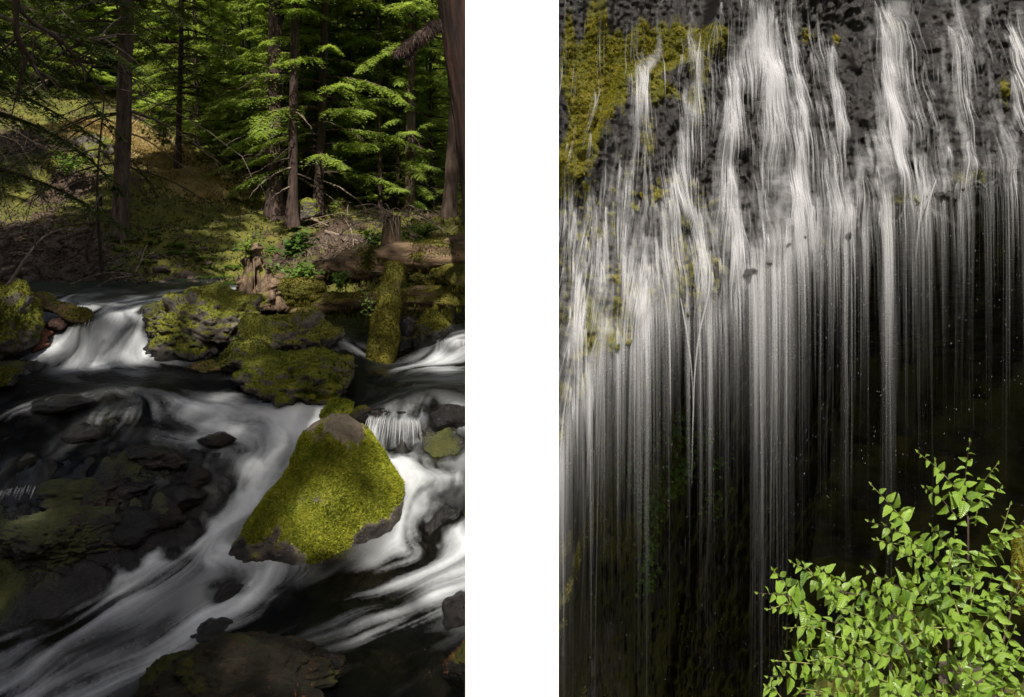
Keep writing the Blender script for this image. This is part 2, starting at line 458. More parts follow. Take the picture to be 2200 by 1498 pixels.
# ------------------------------------------------------------------ the stream on the left: streamlines (u, v, height<0 or depth>0, foam)
LINES = [
    [(560, 616, -1.46, .3), (500, 622, -1.47, .45), (400, 628, -1.48, .3), (330, 640, -1.50, .5), (262, 655, -1.52, .55), (232, 668, 11.0, .5), (226, 690, 10.72, .55), (215, 730, 10.6, .65), (205, 765, 10.42, .8), (200, 792, -2.12, .55), (190, 812, -2.13, .1)],
    [(420, 622, -1.47, .3), (340, 648, -1.50, .6), (300, 672, 10.95, .5), (303, 700, 10.68, .5), (308, 740, 10.55, .55), (312, 768, 10.4, .7), (345, 784, -2.12, .5), (390, 792, -2.12, .15)],
    [(200, 622, -1.46, .3), (150, 632, -1.46, .5), (110, 648, -1.50, .7), (175, 668, 11.0, .5), (172, 700, 10.7, .35), (150, 735, 10.55, .65), (130, 766, 10.4, .75), (72, 776, -2.12, .6), (40, 792, -2.13, .15)],
    [(260, 668, 11.0, .5), (255, 700, 10.7, .6), (255, 740, 10.55, .6), (255, 768, 10.4, .8), (280, 790, -2.12, .5), (330, 806, -2.13, .08)],
    [(150, 806, -2.13, .1), (330, 818, -2.13, .06), (430, 835, -2.14, .15), (520, 850, -2.17, .35), (560, 878, -2.27, .75), (640, 891, -2.33, 1), (672, 914, -2.40, .85), (640, 950, -2.50, .75), (600, 1000, -2.62, .85), (555, 1040, -2.72, 1), (485, 1085, -2.86, 1), (432, 1130, -2.97, 1), (370, 1172, -3.03, 1), (300, 1212, -3.08, .9), (200, 1270, -3.16, .65), (80, 1330, -3.25, .55), (-20, 1380, -3.31, .5), (-140, 1440, -3.38, .4)],
    [(250, 830, -2.14, .1), (330, 850, -2.17, .35), (362, 880, -2.25, .65), (430, 902, -2.33, .6), (500, 930, -2.43, .75), (560, 962, -2.52, .6), (568, 1002, -2.62, .6), (535, 1045, -2.73, .85)],
    [(430, 862, -2.2, .4), (470, 882, -2.26, .6), (540, 905, -2.35, .75), (600, 930, -2.42, .65), (610, 965, -2.52, .55)],
    [(340, 962, -2.45, .85), (420, 952, -2.45, .85), (480, 985, -2.55, .65), (500, 1030, -2.68, .7), (488, 1070, -2.80, .9), (445, 1112, -2.91, 1), (390, 1150, -2.99, 1)],
    [(180, 862, -2.20, .12), (110, 882, -2.27, .35), (20, 892, -2.30, .3), (55, 930, -2.40, .1), (100, 960, -2.46, .15), (60, 1000, -2.54, .05), (110, 1035, -2.62, .2), (90, 1060, -2.72, .5), (30, 1086, -2.80, .8), (-60, 1104, -2.85, .7)],
    [(310, 865, -2.20, .15), (285, 900, -2.30, .35), (200, 915, -2.34, .45), (262, 950, -2.42, .15), (150, 966, -2.47, .25), (100, 990, -2.53, .1)],
    [(470, 1185, -3.03, .95), (530, 1192, -3.01, .65), (600, 1216, -2.99, .7), (560, 1262, -3.03, .9), (500, 1312, -3.08, .75), (420, 1352, -3.13, .7), (330, 1402, -3.20, .65), (230, 1452, -3.28, .55), (120, 1500, -3.35, .6), (20, 1540, -3.42, .6)],
    [(380, 1222, -3.08, .75), (280, 1290, -3.16, .5), (180, 1352, -3.22, .45), (80, 1420, -3.30, .3), (0, 1470, -3.38, .45), (-80, 1520, -3.44, .5)],
    [(330, 1330, -3.16, .25), (220, 1400, -3.25, .12), (130, 1450, -3.31, .3), (40, 1492, -3.39, .7)],
    [(985, 790, -2.10, .5), (900, 786, -2.10, .35), (870, 800, -2.11, .08), (830, 830, -2.12, .04), (830, 870, -2.13, .04), (838, 890, -2.15, .25), (828, 918, 7.86, .55), (824, 944, 7.8, .6), (842, 966, -2.44, .6), (872, 990, -2.48, .75), (905, 1028, -2.56, .5)],
    [(1040, 915, -2.30, .5), (1000, 932, -2.35, .5), (950, 950, -2.41, .75), (885, 962, -2.44, .8), (850, 985, -2.48, .6), (900, 1010, -2.53, .75), (960, 1030, -2.57, .6), (930, 1070, -2.67, .35), (905, 1100, -2.75, .5), (895, 1150, -2.86, .65), (905, 1192, -2.92, .8), (870, 1215, -2.94, .5)],
    [(1040, 1060, -2.65, .2), (985, 1075, -2.68, .15), (950, 1130, -2.82, .45), (965, 1182, -2.91, .75), (930, 1222, -2.94, .75), (850, 1262, -2.95, .65), (770, 1300, -2.95, .5), (690, 1330, -2.97, .08), (620, 1370, -3.02, .05)],
    [(1060, 1230, -2.93, .6), (990, 1255, -2.94, .5), (900, 1300, -2.95, .45), (800, 1345, -2.96, .3), (700, 1400, -2.97, .06), (560, 1420, -3.0, .02)],
    [(1080, 1290, -2.94, .5), (960, 1275, -2.94, .6), (860, 1310, -2.95, .6), (760, 1350, -2.96, .45), (680, 1370, -2.98, .1)],
    [(960, 1210, -2.93, .6), (880, 1235, -2.95, .65), (800, 1258, -2.95, .55), (720, 1275, -2.96, .4), (650, 1290, -2.99, .3)],
    [(1060, 1330, -2.95, .1), (950, 1390, -2.96, .06), (850, 1440, -2.97, .04), (760, 1490, -2.97, .02), (600, 1560, -2.98, .02)],
    [(760, 1230, -2.96, .12), (690, 1260, -2.97, .2), (620, 1322, -3.06, .3), (545, 1352, -3.09, .5)],
    [(1060, 705, 11.2, .3), (1010, 728, 10.6, .6), (965, 740, 10.48, .8), (952, 764, 10.35, 1), (925, 779, -2.10, .7), (860, 790, -2.10, .2)],
    [(700, 722, 10.9, .2), (735, 734, 10.62, .6), (762, 745, 10.5, .7), (778, 760, 10.38, .5), (795, 772, -2.11, .3)],
    [(930, 905, -2.22, .1), (945, 925, 7.95, .4), (935, 945, -2.40, .5)],
]

def lift(l):
    return np.array([np.append(PZ(u, v, d) if d < 0 else P(u, v, d), f) for u, v, d, f in l])

LINES3 = [lift(l) for l in LINES]
CTRL = np.concatenate(LINES3)[:, :3]
CTRL = np.concatenate([CTRL, [(-12, 5, -3.5), (-12, 9, -2.3), (-11, 13.5, -1.45), (0.6, 5, -2.97), (.6, 7, -2.7), (.8, 9.3, -2.1), (.8, 11, -1.8), (-4, 15, -1.5), (.5, 15, -1.5), (-9, 15, -1.4), (-3, 3.6, -3.15), (-7.4, 9.5, -2.2), (-6.6, 7.6, -2.72), (-8.3, 10.9, -1.7), (-3.4, 12, -1.9), (-1.5, 12.2, -1.85)]])

class TPS:
    def __init__(self, pts, lam=.004):
        self.p = pts[:, :2]; n = len(pts)
        K = self.k(self.p) + lam * np.eye(n)
        Q = np.concatenate([np.ones((n, 1)), self.p], 1)
        A = np.block([[K, Q], [Q.T, np.zeros((3, 3))]])
        self.w = np.linalg.lstsq(A, np.concatenate([pts[:, 2], [0, 0, 0]]), rcond=None)[0]
    def k(self, q):
        d2 = ((q[:, None] - self.p[None]) ** 2).sum(-1)
        return .5 * d2 * np.log(d2 + 1e-8)
    def __call__(self, x, y):
        q = np.stack([np.ravel(x), np.ravel(y)], 1); out = []
        for i in range(0, len(q), 40000):
            c = q[i:i + 40000]
            out.append(self.k(c) @ self.w[:-3] + self.w[-3] + c @ self.w[-2:])
        return np.concatenate(out).reshape(np.shape(x))

X0, X1, Y0, Y1, RES = -11.0, .26, 4.2, 14.8, .016
nx, ny = int((X1 - X0) / RES), int((Y1 - Y0) / RES)
CO = 4                                              # coarse fields are made every CO cells and filled in between

def upsample(A):
    yi = np.linspace(0, A.shape[0] - 1, ny); xi = np.linspace(0, A.shape[1] - 1, nx)
    y = np.clip(yi.astype(int), 0, A.shape[0] - 2); x = np.clip(xi.astype(int), 0, A.shape[1] - 2)
    fy = (yi - y)[:, None]; fx = (xi - x)[None]
    return ((A[y][:, x] * (1 - fx) + A[y][:, x + 1] * fx) * (1 - fy) + (A[y + 1][:, x] * (1 - fx) + A[y + 1][:, x + 1] * fx) * fy)

def sample(A, x, y):
    xi = np.clip((x - X0) / (X1 - X0) * (A.shape[1] - 1), 0, A.shape[1] - 1.001); yi = np.clip((y - Y0) / (Y1 - Y0) * (A.shape[0] - 1), 0, A.shape[0] - 1.001)
    i = xi.astype(int); j = yi.astype(int); fx = xi - i; fy = yi - j
    return (A[j, i] * (1 - fx) + A[j, i + 1] * fx) * (1 - fy) + (A[j + 1, i] * (1 - fx) + A[j + 1, i + 1] * fx) * fy

def blur(A, r):
    k = np.ones(2 * r + 1) / (2 * r + 1)
    for ax in (0, 1):
        A = np.apply_along_axis(lambda m: np.convolve(np.pad(m, r, 'edge'), k, 'valid'), ax, A)
    return A

def lic(noise_img, dx, dy, steps):
    """smear noise along a flow field: the silk of running water"""
    acc = noise_img.copy(); h, w = noise_img.shape
    jj, ii = np.meshgrid(np.arange(h, dtype=np.float32), np.arange(w, dtype=np.float32), indexing='ij')
    tot = 1.0
    for sgn in (1, -1):
        x, y = ii.copy(), jj.copy()
        for s in range(steps):
            xi = np.clip(x, 0, w - 1).astype(np.int32); yi = np.clip(y, 0, h - 1).astype(np.int32)
            x = x + sgn * dx[yi, xi]; y = y + sgn * dy[yi, xi]
            xi = np.clip(x + .5, 0, w - 1).astype(np.int32); yi = np.clip(y + .5, 0, h - 1).astype(np.int32)
            wgt = 1 - s / steps
            acc += wgt * noise_img[yi, xi]
        tot += steps * .5
    acc /= 2 * tot
    return (acc - acc.mean()) / acc.std()

def stream_fields():
    cx, cy = np.meshgrid(np.linspace(X0, X1, nx // CO), np.linspace(Y0, Y1, ny // CO))
    Wz = TPS(CTRL)(cx, cy)
    den = []
    for L in LINES3:
        n = max(8, int(np.linalg.norm(np.diff(L[:, :3], axis=0), axis=1).sum() / .07))
        S = spline(L, n); T = np.gradient(S[:, :2], axis=0)
        den.append(np.concatenate([S, norm(T)], 1))
    D = np.concatenate(den)
    q = np.stack([cx.ravel(), cy.ravel()], 1)
    haze = np.zeros(len(q)); foam = np.zeros(len(q)); fx = np.zeros(len(q)); fy = np.zeros(len(q))
    for i in range(0, len(q), 20000):
        c = q[i:i + 20000]
        d2 = ((c[:, None] - D[None, :, :2]) ** 2).sum(-1)
        w = np.exp(-d2 / (2 * .105 ** 2)) * .35
        foam[i:i + 20000] = (w @ D[:, 3]) / (w.sum(1) + .25)
        w = np.exp(-d2 / (2 * .25 ** 2)) * .35
        haze[i:i + 20000] = (w @ D[:, 3]) / (w.sum(1) + .6)
        w2 = 1 / (d2 + .02) ** 1.6
        fx[i:i + 20000] = w2 @ D[:, 4]; fy[i:i + 20000] = w2 @ D[:, 5]
    s = cx.shape
    return Wz, haze.reshape(s), foam.reshape(s), fx.reshape(s), fy.reshape(s)

WZ, HAZE, FOAM, FX, FY = stream_fields()
_l = np.hypot(FX, FY) + 1e-6
_fx, _fy = upsample(FX / _l), upsample(FY / _l)
_gx, _gy = np.meshgrid(np.linspace(X0, X1, nx // CO), np.linspace(Y0, Y1, ny // CO))
_pot = fbm(p3(_gx * 2.6, _gy * 2.6), 3, 29).reshape(_gx.shape)
_cy, _cx = np.gradient(_pot, Y1 / len(_gy) * 0 + (Y1 - Y0) / _gx.shape[0], (X1 - X0) / _gx.shape[1])
STEEP = np.clip(np.hypot(*np.gradient(blur(WZ, 2), (Y1 - Y0) / _gx.shape[0], (X1 - X0) / _gx.shape[1])) * 1.6 - .12, 0, 1)
_fx = _fx + upsample(_cy * .16 * (.25 + STEEP)); _fy = _fy - upsample(_cx * .16 * (.25 + STEEP))
_l2 = np.hypot(_fx, _fy) + 1e-6; _fx = _fx / _l2; _fy = _fy / _l2
_n = rng.normal(0, 1, (ny, nx)).astype(np.float32)
_nb = blur(rng.normal(0, 1, (ny, nx)), 3); _nb /= _nb.std()
SILK = lic((_n + _nb * .9).astype(np.float32), _fx.astype(np.float32), _fy.astype(np.float32), 34)
_nc = blur(rng.normal(0, 1, (ny, nx)), 8); _nc = (_nc / _nc.std()).astype(np.float32)
BAND = lic(_nc, _fx.astype(np.float32), _fy.astype(np.float32), 46)

# bed rock standing out of the water or just under it: (u, v, height, radius in metres, depth of water over it)
SHALLOW = [(60, 1010, -2.56, .5, .02), (200, 1040, -2.62, .45, -.05), (330, 1000, -2.55, .4, -.04), (420, 1000, -2.6, .3, -.02), (430, 1040, -2.7, .25, -.08),
           (150, 1110, -2.78, .45, -.14), (280, 1090, -2.75, .4, -.10), (360, 1100, -2.82, .3, -.10), (60, 1170, -2.92, .5, -.22), (200, 1170, -2.95, .4, -.20),
           (310, 1150, -2.95, .25, -.14), (100, 1225, -3.05, .35, -.16), (-80, 1150, -2.9, .6, -.3), (-60, 1240, -3.1, .5, -.25), (120, 900, -2.32, .35, .03), (230, 880, -2.25, .3, .02), (180, 940, -2.42, .35, .0), (330, 920, -2.36, .25, .03), (40, 950, -2.45, .3, .0),
           (230, 835, -2.15, .4, .06), (80, 830, -2.14, .4, .05), (570, 930, -2.44, .3, .05), (850, 905, -2.17, .2, .0), (880, 880, -2.15, .2, .02), (960, 900, -2.18, .25, -.10), (930, 1080, -2.7, .25, .03), (990, 1120, -2.8, .3, .0), (620, 1290, -3.02, .3, .06), (480, 1260, -3.06, .25, .03),
           (-100, 800, -2.1, .8, -.2), (620, 760, -2.1, .6, -.3), (420, 720, 11.2, .6, -.3), (860, 760, 11.2, .5, -.1)]

def bed_depth(x, y):
    d = np.full(x.shape, .34); w = np.full(x.shape, .18)
    s = d * w
    for u, v, q, r, dep in SHALLOW:
        p = PZ(u, v, q) if q < 0 else P(u, v, q)
        g = np.exp(-((x - p[0]) ** 2 + (y - p[1]) ** 2) / (2 * (r * .6) ** 2))
        s += g * dep; w += g
    return s / w

def fan(s0, s1, ns, y0, y1, nyr):
    """a sheet of ground whose cells grow with distance, as the eye needs them"""
    s = np.linspace(s0, s1, ns)[None, :]
    y = np.geomspace(y0, y1, nyr)[:, None]
    return s * y, np.repeat(y, ns, 1)

def bed_z(x, y):
    wz = sample(WZ, x, y)
    q = p3(x, y)
    rid = 1 - np.abs(fbm(q * 1.1 + 4.2, 3, 33)).reshape(x.shape) * 1.6
    ang = np.abs(fbm(q * 3.1, 4, 35)).reshape(x.shape)
    fine = fbm(q * 9.0, 4, 37).reshape(x.shape)
    return wz - bed_depth(x, y) + .09 * (rid - .6) + .10 * (ang - .25) + .026 * fine, wz

def build_stream():
    x, y = fan(-.74, -.036, 310, 4.3, 14.6, 430)
    x = np.minimum(x, -.2)
    wz = sample(WZ, x, y); foam = sample(FOAM, x, y); haze = sample(HAZE, x, y); silk = sample(SILK, x, y); band = sample(BAND, x, y)
    n1 = fbm(p3(x * 1.7, y * 1.7), 3, 21).reshape(x.shape)
    st = sample(STEEP, x, y)
    n2 = fbm(p3(x * 4.2, y * 4.2), 4, 23).reshape(x.shape)
    z = wz + .03 * n2 * st * (y < 10) + .012 * band * np.clip(foam * 2, .15, 1) + .004 * silk * np.clip(foam, .1, 1) + .03 * n1 * np.clip(foam * 1.6, .1, 1)
    soft = np.clip(haze * 1.3 - .27 + .14 * n1, 0, 1)
    f = foam * 1.15 - .34
    body = np.clip(foam * 2.4, 0, 1)
    a = np.clip(.60 * soft ** 1.1 + np.clip(f, 0, 1) * .6 + (.15 * silk + .18 * band + .14 * n1) * body * (1.1 - .4 * np.clip(f, 0, 1)), 0, .9)
    rap = st * (y < 9.6)
    a = np.clip(a * (1 - .30 * rap) + rap * np.clip(foam * 1.5, 0, 1) * (.42 * n2 + .12 * band + .05), 0, .92)
    a = a * sstep(-.02, .15, z - bed_z(x, y)[0])
    V = np.stack([x, y, z], -1).reshape(-1, 3)
    t = NT('stream_water')
    fo = t.attr('foam')
    clear = t.n('BsdfTransparent'); clear.inputs[0].default_value = (.42, .40, .27, 1)
    gl = t.n('BsdfGlossy'); gl.inputs['Roughness'].default_value = .38
    gl.inputs[0].default_value = (.30, .32, .35, 1)
    bmp = t.bump(t.noise(9, 3, .5), .25, .02)
    t.l(bmp, gl.inputs['Normal'])
    fr = t.n('Fresnel'); fr.inputs[0].default_value = 1.33; t.l(bmp, fr.inputs['Normal'])
    m1 = t.n('MixShader'); t.l(fr.outputs[0], m1.inputs[0]); t.l(clear.outputs[0], m1.inputs[1]); t.l(gl.outputs[0], m1.inputs[2])
    df = t.n('BsdfDiffuse'); df.inputs[0].default_value = (.68, .705, .725, 1)
    tr = t.n('BsdfTranslucent'); tr.inputs[0].default_value = (.66, .71, .735, 1)
    m2 = t.n('MixShader'); m2.inputs[0].default_value = .25; t.l(df.outputs[0], m2.inputs[1]); t.l(tr.outputs[0], m2.inputs[2])
    m3 = t.n('MixShader'); t.l(fo, m3.inputs[0]); t.l(m1.outputs[0], m3.inputs[1]); t.l(m2.outputs[0], m3.inputs[2])
    mat = t.done(m3.outputs[0])
    o = link('stream_water', mkmesh('stream_water', V, grid_faces(*x.shape), {'foam': a}), mat)
    kind(o, 'structure')
    # the bed under it
    x, y = fan(-.78, -.036, 270, 4.1, 14.8, 340)
    x = np.minimum(x, -.2)
    z, wz = bed_z(x, y)
    q = p3(x, y)
    over = z - wz
    moss = np.clip(.45 + 2.0 * (over - .02) + .35 * fbm(q * 1.4, 3, 39).reshape(x.shape), 0, 1)
    wet = np.clip(1.0 - over * 1.2, .55, 1)
    V = np.stack([x, y, z], -1).reshape(-1, 3)
    o = link('stream_bed', mkmesh('stream_bed', V, grid_faces(*x.shape), {'moss': moss * .9, 'wet': wet}), M['bed'])
    kind(o, 'structure')
build_stream()

def water_z(x, y):
    return float(sample(WZ, np.array([x]), np.array([y]))[0])

# ------------------------------------------------------------------ the forest slope behind the stream
HILL = np.array([P(*a) for a in [
    (-600, 640, 12.6), (-300, 560, 14.2), (0, 612, 13.6), (150, 618, 13.6), (250, 612, 13.7), (400, 612, 13.9), (480, 606, 14.0), (540, 600, 14.0), (-250, 450, 17), (0, 470, 17), (130, 480, 16.8), (260, 508, 16.5), (400, 505, 16.8), (500, 520, 16.6),
    (-300, 300, 21), (0, 330, 20.5), (150, 290, 21.5), (300, 300, 22), (400, 360, 21), (480, 420, 20), (560, 455, 19.2), (640, 470, 18.4), (690, 446, 19.3), (770, 468, 18.4),
    (600, 545, 15.6), (700, 528, 15.6), (760, 510, 16.2), (850, 500, 17), (930, 515, 16), (1000, 520, 15.5), (1080, 520, 15.5), (640, 590, 13.9), (800, 590, 13.9), (960, 590, 13.9), (1080, 590, 13.9), (850, 455, 22), (960, 450, 22), (1090, 450, 22),
    (-200, 120, 30), (150, 170, 29), (400, 290, 28), (600, 400, 26), (750, 425, 27), (900, 430, 30), (1090, 430, 30), (-100, -20, 42), (400, 130, 42), (700, 330, 40), (1000, 395, 42), (1200, 395, 42),
    (-100, -260, 60), (500, -150, 60), (1000, 40, 60), (1300, 60, 60), (-100, -500, 85), (500, -500, 85), (1100, -420, 85), (1500, -420, 85)]])
HILLF = TPS(HILL, .02)

def hill_z(x, y):
    x = np.asarray(x, float); y = np.asarray(y, float)
    z = HILLF(x, y)
    q = p3(x, y)
    near = sstep(12.9, 15, y)
    return z + (.28 * fbm(q * .55, 3, 51) + .10 * fbm(q * 1.9, 3, 53)).reshape(x.shape) * near + .035 * fbm(q * 6, 3, 55).reshape(x.shape)

def build_hill():
    x, y = fan(-.95, .17, 250, 12.7, 95, 260)
    z = hill_z(x, y)
    x = np.where((y < 18), np.minimum(x, .22), np.minimum(x, .22 + (y - 18) * .2))
    z = np.where(y < 13.7, z - (13.7 - y) * .9, z)
    q = p3(x, y)
    # moss over most of it; bare stony scree low on the left, brown needle litter to the right
    u = U0 + F_PX * x / y; 
    pz = PZ
    def near(p, r): return np.exp(-(((x - p[0]) ** 2 + (y - p[1]) ** 2) / (2 * r * r)))
    moss = .80 + .42 * fbm(q * .8, 4, 57).reshape(x.shape)
    for (a, b, c, r, s) in [(60, 530, 15.6, 1.1, -.7), (150, 580, 14.4, .7, -.5), (20, 590, 14, .9, -.7), (720, 515, 15.8, .8, -.9), (640, 500, 17, .8, -.4), (250, 300, 21.5, 1.4, -.35), (420, 540, 15.5, 1.2, .4), (330, 440, 18, 1.2, .45), (480, 440, 19, 1.0, .5)]:
        moss = moss + s * near(P(a, b, c), r)
    V = np.stack([x, y, z], -1).reshape(-1, 3)
    o = link('hillside', mkmesh('hillside', V, grid_faces(*x.shape), {'moss': np.clip(moss, 0, 1), 'wet': np.zeros(x.size)}), M['hill'])
    kind(o, 'structure')
    return o, V, np.clip(moss, 0, 1).ravel(), x.shape
hill, HV, HMOSS, HSHAPE = build_hill()

# far ground under everything, out to the horizon
def build_ground():
    n = 60
    gx, gy = np.meshgrid(np.linspace(-900, 900, n), np.linspace(-600, 1300, n))
    gz = -26 + .8 * fbm(p3(gx * .02, gy * .02), 3, 61).reshape(gx.shape)
    V = np.stack([gx, gy, gz], -1).reshape(-1, 3)
    kind(link('ground', mkmesh('ground', V, grid_faces(n, n), {'moss': np.full(n * n, .6), 'wet': np.zeros(n * n)}), M['hill']), 'structure')
    # unseen ridge behind the viewpoint, added to block sky light and reflections
    gx, gy = np.meshgrid(np.linspace(-70, 70, 120), np.linspace(-60, -13, 60))
    gz = -5 + 34 * sstep(-13, -48, gy) + 2.5 * fbm(p3(gx * .12, gy * .12), 4, 65).reshape(gx.shape) * sstep(-13, -20, gy)
    V = np.stack([gx, gy, gz], -1).reshape(-1, 3)
    kind(link('sky_block_ridge', mkmesh('sky_block_ridge', V, grid_faces(*gx.shape), {'moss': np.full(gx.size, .7), 'wet': np.zeros(gx.size)}), M['hill']), 'structure')
    # the bank the viewer stands on, on the stream side
    gx, gy = np.meshgrid(np.linspace(-14, -.27, 50), np.linspace(-14, 4.6, 60))
    gz = -2.4 - .9 * sstep(1.5, 4.3, gy) + .15 * fbm(p3(gx * .7, gy * .7), 3, 63).reshape(gx.shape)
    V = np.stack([gx, gy, gz], -1).reshape(-1, 3)
    kind(link('stream_bank', mkmesh('stream_bank', V, grid_faces(*gx.shape), {'moss': np.full(gx.size, .6), 'wet': np.zeros(gx.size)}), M['hill']), 'structure')
build_ground()

# ------------------------------------------------------------------ rocks in and beside the stream
def pile(parent, V, F, w, n, size, seed, mat, name='moss', per=2, thin=.32, spread=.8, up=.15):
    q, m = scatter(V, F, w, n, seed)
    if len(q) == 0:
        return
    BV, BF = blades(q, m, size, seed, per, spread, thin, up)
    o = obj(name, BV, BF, mat, parent, smooth=False)
    kind(o, 'stuff')
    return o

def build_boulder():
    zs = [-3.45, -3.2, -3.0, -2.8, -2.59, -2.38, -2.13, -2.00, -1.955]
    Ls = [-2.40, -2.46, -2.44, -2.32, -2.14, -2.00, -1.88, -1.76, -1.62]
    Rs = [-.95, -.90, -.92, -.94, -1.00, -1.15, -1.31, -1.40, -1.52]
    yf = [6.50, 6.50, 6.56, 6.64, 6.74, 6.86, 6.98, 7.05, 7.14]
    yb = [7.9, 7.9, 7.85, 7.75, 7.65, 7.55, 7.42, 7.34, 7.22]
    nz, na = 130, 200
    z = np.linspace(zs[0], zs[-1], nz)
    def prof(a):
        w = np.interp(z, zs, a); k = np.ones(9) / 9
        return np.convolve(np.pad(w, 4, 'edge'), k, 'valid')
    L, Rr, f, b = map(prof, (Ls, Rs, yf, yb))
    th = np.linspace(0, 2 * np.pi, na, endpoint=False)
    c, s = np.cos(th), np.sin(th)
    ex = 2 / 2.5
    cx = np.sign(c) * np.abs(c) ** ex; sy = np.sign(s) * np.abs(s) ** ex
    x = (L + Rr)[:, None] / 2 + (Rr - L)[:, None] / 2 * cx[None]
    y = (f + b)[:, None] / 2 + (b - f)[:, None] / 2 * sy[None]
    zz = np.repeat(z[:, None], na, 1)
    # the ridge that runs down from the top, and the hollow left of it
    front = sstep(.1, .8, -s)[None]
    rx = -1.52 + (zz + 1.97) * .10
    y = y - front * (.17 * np.exp(-((x - rx) / .22) ** 2) - .12 * np.exp(-((x - rx + .42) / .17) ** 2) * sstep(-2.95, -2.5, zz))
    y = y - .16 * np.clip((-1.75 - x) / .8, 0, 1) * sstep(-2.3, -2.9, zz) - .10 * np.clip((x + 1.3) / .4, 0, 1) * sstep(-2.3, -2.9, zz)
    V = np.stack([x, y, zz], -1).reshape(-1, 3)
    F = grid_faces(nz, na, wrap=True)
    V = np.concatenate([V, [[(L[-1] + Rr[-1]) / 2, (f[-1] + b[-1]) / 2, zs[-1] + .012]]])
    k = len(V) - 1; i0 = (nz - 1) * na
    cap = np.stack([i0 + np.arange(na), i0 + (np.arange(na) + 1) % na, np.full(na, k)], 1)
    T = np.concatenate([F[:, [0, 1, 2]], F[:, [0, 2, 3]], cap])
    N = vnormals(V, T)
    d = .045 * fbm(V * 1.8, 3, 71) + .016 * fbm(V * 5.5, 3, 73) + .008 * fbm(V * 16, 3, 75)
    d = d + sstep(-2.72, -2.9, V[:, 2]) * (.030 * fbm(V * 7, 4, 83) - .035 * np.abs(fbm(V * 4.5, 3, 85)))
    d = d * np.clip((zs[-1] - V[:, 2]) / .12 + .25, .25, 1)
    V = V + N * d[:, None]
    N = vnormals(V, T)
    h = V[:, 2]
    edge = .11 * fbm(V * 3.0, 5, 77, .6)
    line = np.interp(V[:, 0], [-2.5, -2.2, -1.9, -1.6, -1.35, -1.15, -1.0, -.9], [-2.90, -2.92, -2.94, -2.97, -2.94, -2.82, -2.62, -2.40])   # wet line under the moss
    wet = sstep(.06, -.08, h - line + edge * 1.25)
    top = sstep(-2.20, -1.98, h + edge * 1.6 + .32 * np.clip(V[:, 0] + 1.45, -.2, .30))
    bare = np.exp(-(((V[:, 0] + 1.62) / .10) ** 2 + ((h + 2.52) / .05) ** 2)) + np.exp(-(((V[:, 0] + 1.82) / .12) ** 2 + ((h + 2.56) / .06) ** 2)) * .8
    moss = np.clip(1.0 - wet * 1.3 - top * 1.05 - bare * .55 + .15 * fbm(V * 4, 3, 79), 0, 1)
    o = obj('boulder', V, T, M['boulder'], None, {'moss': moss, 'wet': wet})
    tag(o, 'big pyramid shaped boulder with bright green moss, bare top and wet dark foot', 'boulder')
    pile(o, V, T, np.clip(moss - .25, 0, 1) ** 1.3 * (N[:, 1] < .4), 26000, .019, 81, M['moss'], per=2)
build_boulder()

def rock(name, label, u, v, d, radii, seed, mat='rock', moss=.7, wet=.0, rotz=0., tilt=(0, 0), cuts=14, rough=1.0, fuzz=0, fsize=.02, fmat='moss_dark', sub=5, cat='rock', group=None, mossdir=(0, 0, 1), sink=None, waterline=True):
    c = PZ(u, v, d) if d < 0 else P(u, v, d)
    sub = min(sub, 5 if max(radii) * F_PX / c[1] > 120 else 4)
    V, F = rock_shape(radii, seed, sub, cuts, rough, rotz, tilt)
    N = vnormals(V, F)
    V = V + c
    md = norm(np.array(mossdir, float))
    nn = fbm(V * 3.0, 3, seed + 9)
    m = np.clip(moss * (.35 + .9 * np.clip(N @ md + .25, 0, 1)) + .35 * nn * (moss > .05), 0, 1)
    w = np.full(len(V), float(wet))
    if waterline and c[1] < 13:
        wz = sample(WZ, V[:, 0], V[:, 1])
        low = sstep(.16, .03, V[:, 2] - wz + .05 * nn)
        w = np.maximum(w, low); m = m * (1 - low)
    o = obj(name, V, F, M[mat], None, {'moss': m, 'wet': w})
    tag(o, label, cat, group)
    if mat == 'slab':
        pile(o, V, F, np.clip(N[:, 2], 0, 1) * sstep(.1, .35, np.abs(fbm(V * 4.5, 2, seed + 60)) * -1 + .42), 130, .02, seed + 61, M['litter'], 'needle_litter', 2, .10, 1.2, -.6)
    if fuzz:
        pile(o, V, F, np.clip(m - .3, 0, 1) * (N[:, 1] < .5), fuzz, fsize, seed + 20, M[fmat])
    return o

rock('mossy_rock', 'long low mossy rock with a bare grey crown beside the upper little waterfall', 430, 702, 10.75, (.92, .6, .56), 101, moss=.78, fuzz=4500, tilt=(0, .12), fmat='moss_dark', rough=1.8, cuts=10)
rock('mossy_rock', 'flat topped grey and green rock at the foot of the low mossy log', 622, 732, 10.2, (.60, .5, .46), 103, moss=.66, fuzz=3000, rough=2.0, cuts=9)
rock('mossy_rock', 'broad rock with yellow green moss apron just above the white rapids', 636, 820, 9.05, (.60, .48, .38), 105, moss=.82, fuzz=4000, fmat='moss', rough=2.4, cuts=9)
rock('mossy_rock', 'mossy shoulder of rock joining the long low rock to the apron rock', 545, 772, 9.75, (.46, .42, .30), 106, moss=.8, fuzz=2500, rough=1.2)
rock('mossy_rock', 'pointed brown rock edge jutting right from the mossy apron rock', 728, 815, 8.95, (.17, .18, .17), 107, moss=.35, fuzz=500)
rock('mossy_rock', 'small bright green mossy rock right behind the boulder peak', 722, 884, 8.2, (.17, .16, .13), 109, moss=1.0, fuzz=2200, fmat='moss', rough=1.4)
rock('mossy_rock', 'low brown rock with orange needle litter beside the little ledge fall', 775, 893, 8.15, (.15, .14, .08), 111, mat='slab', moss=.3, fuzz=300)
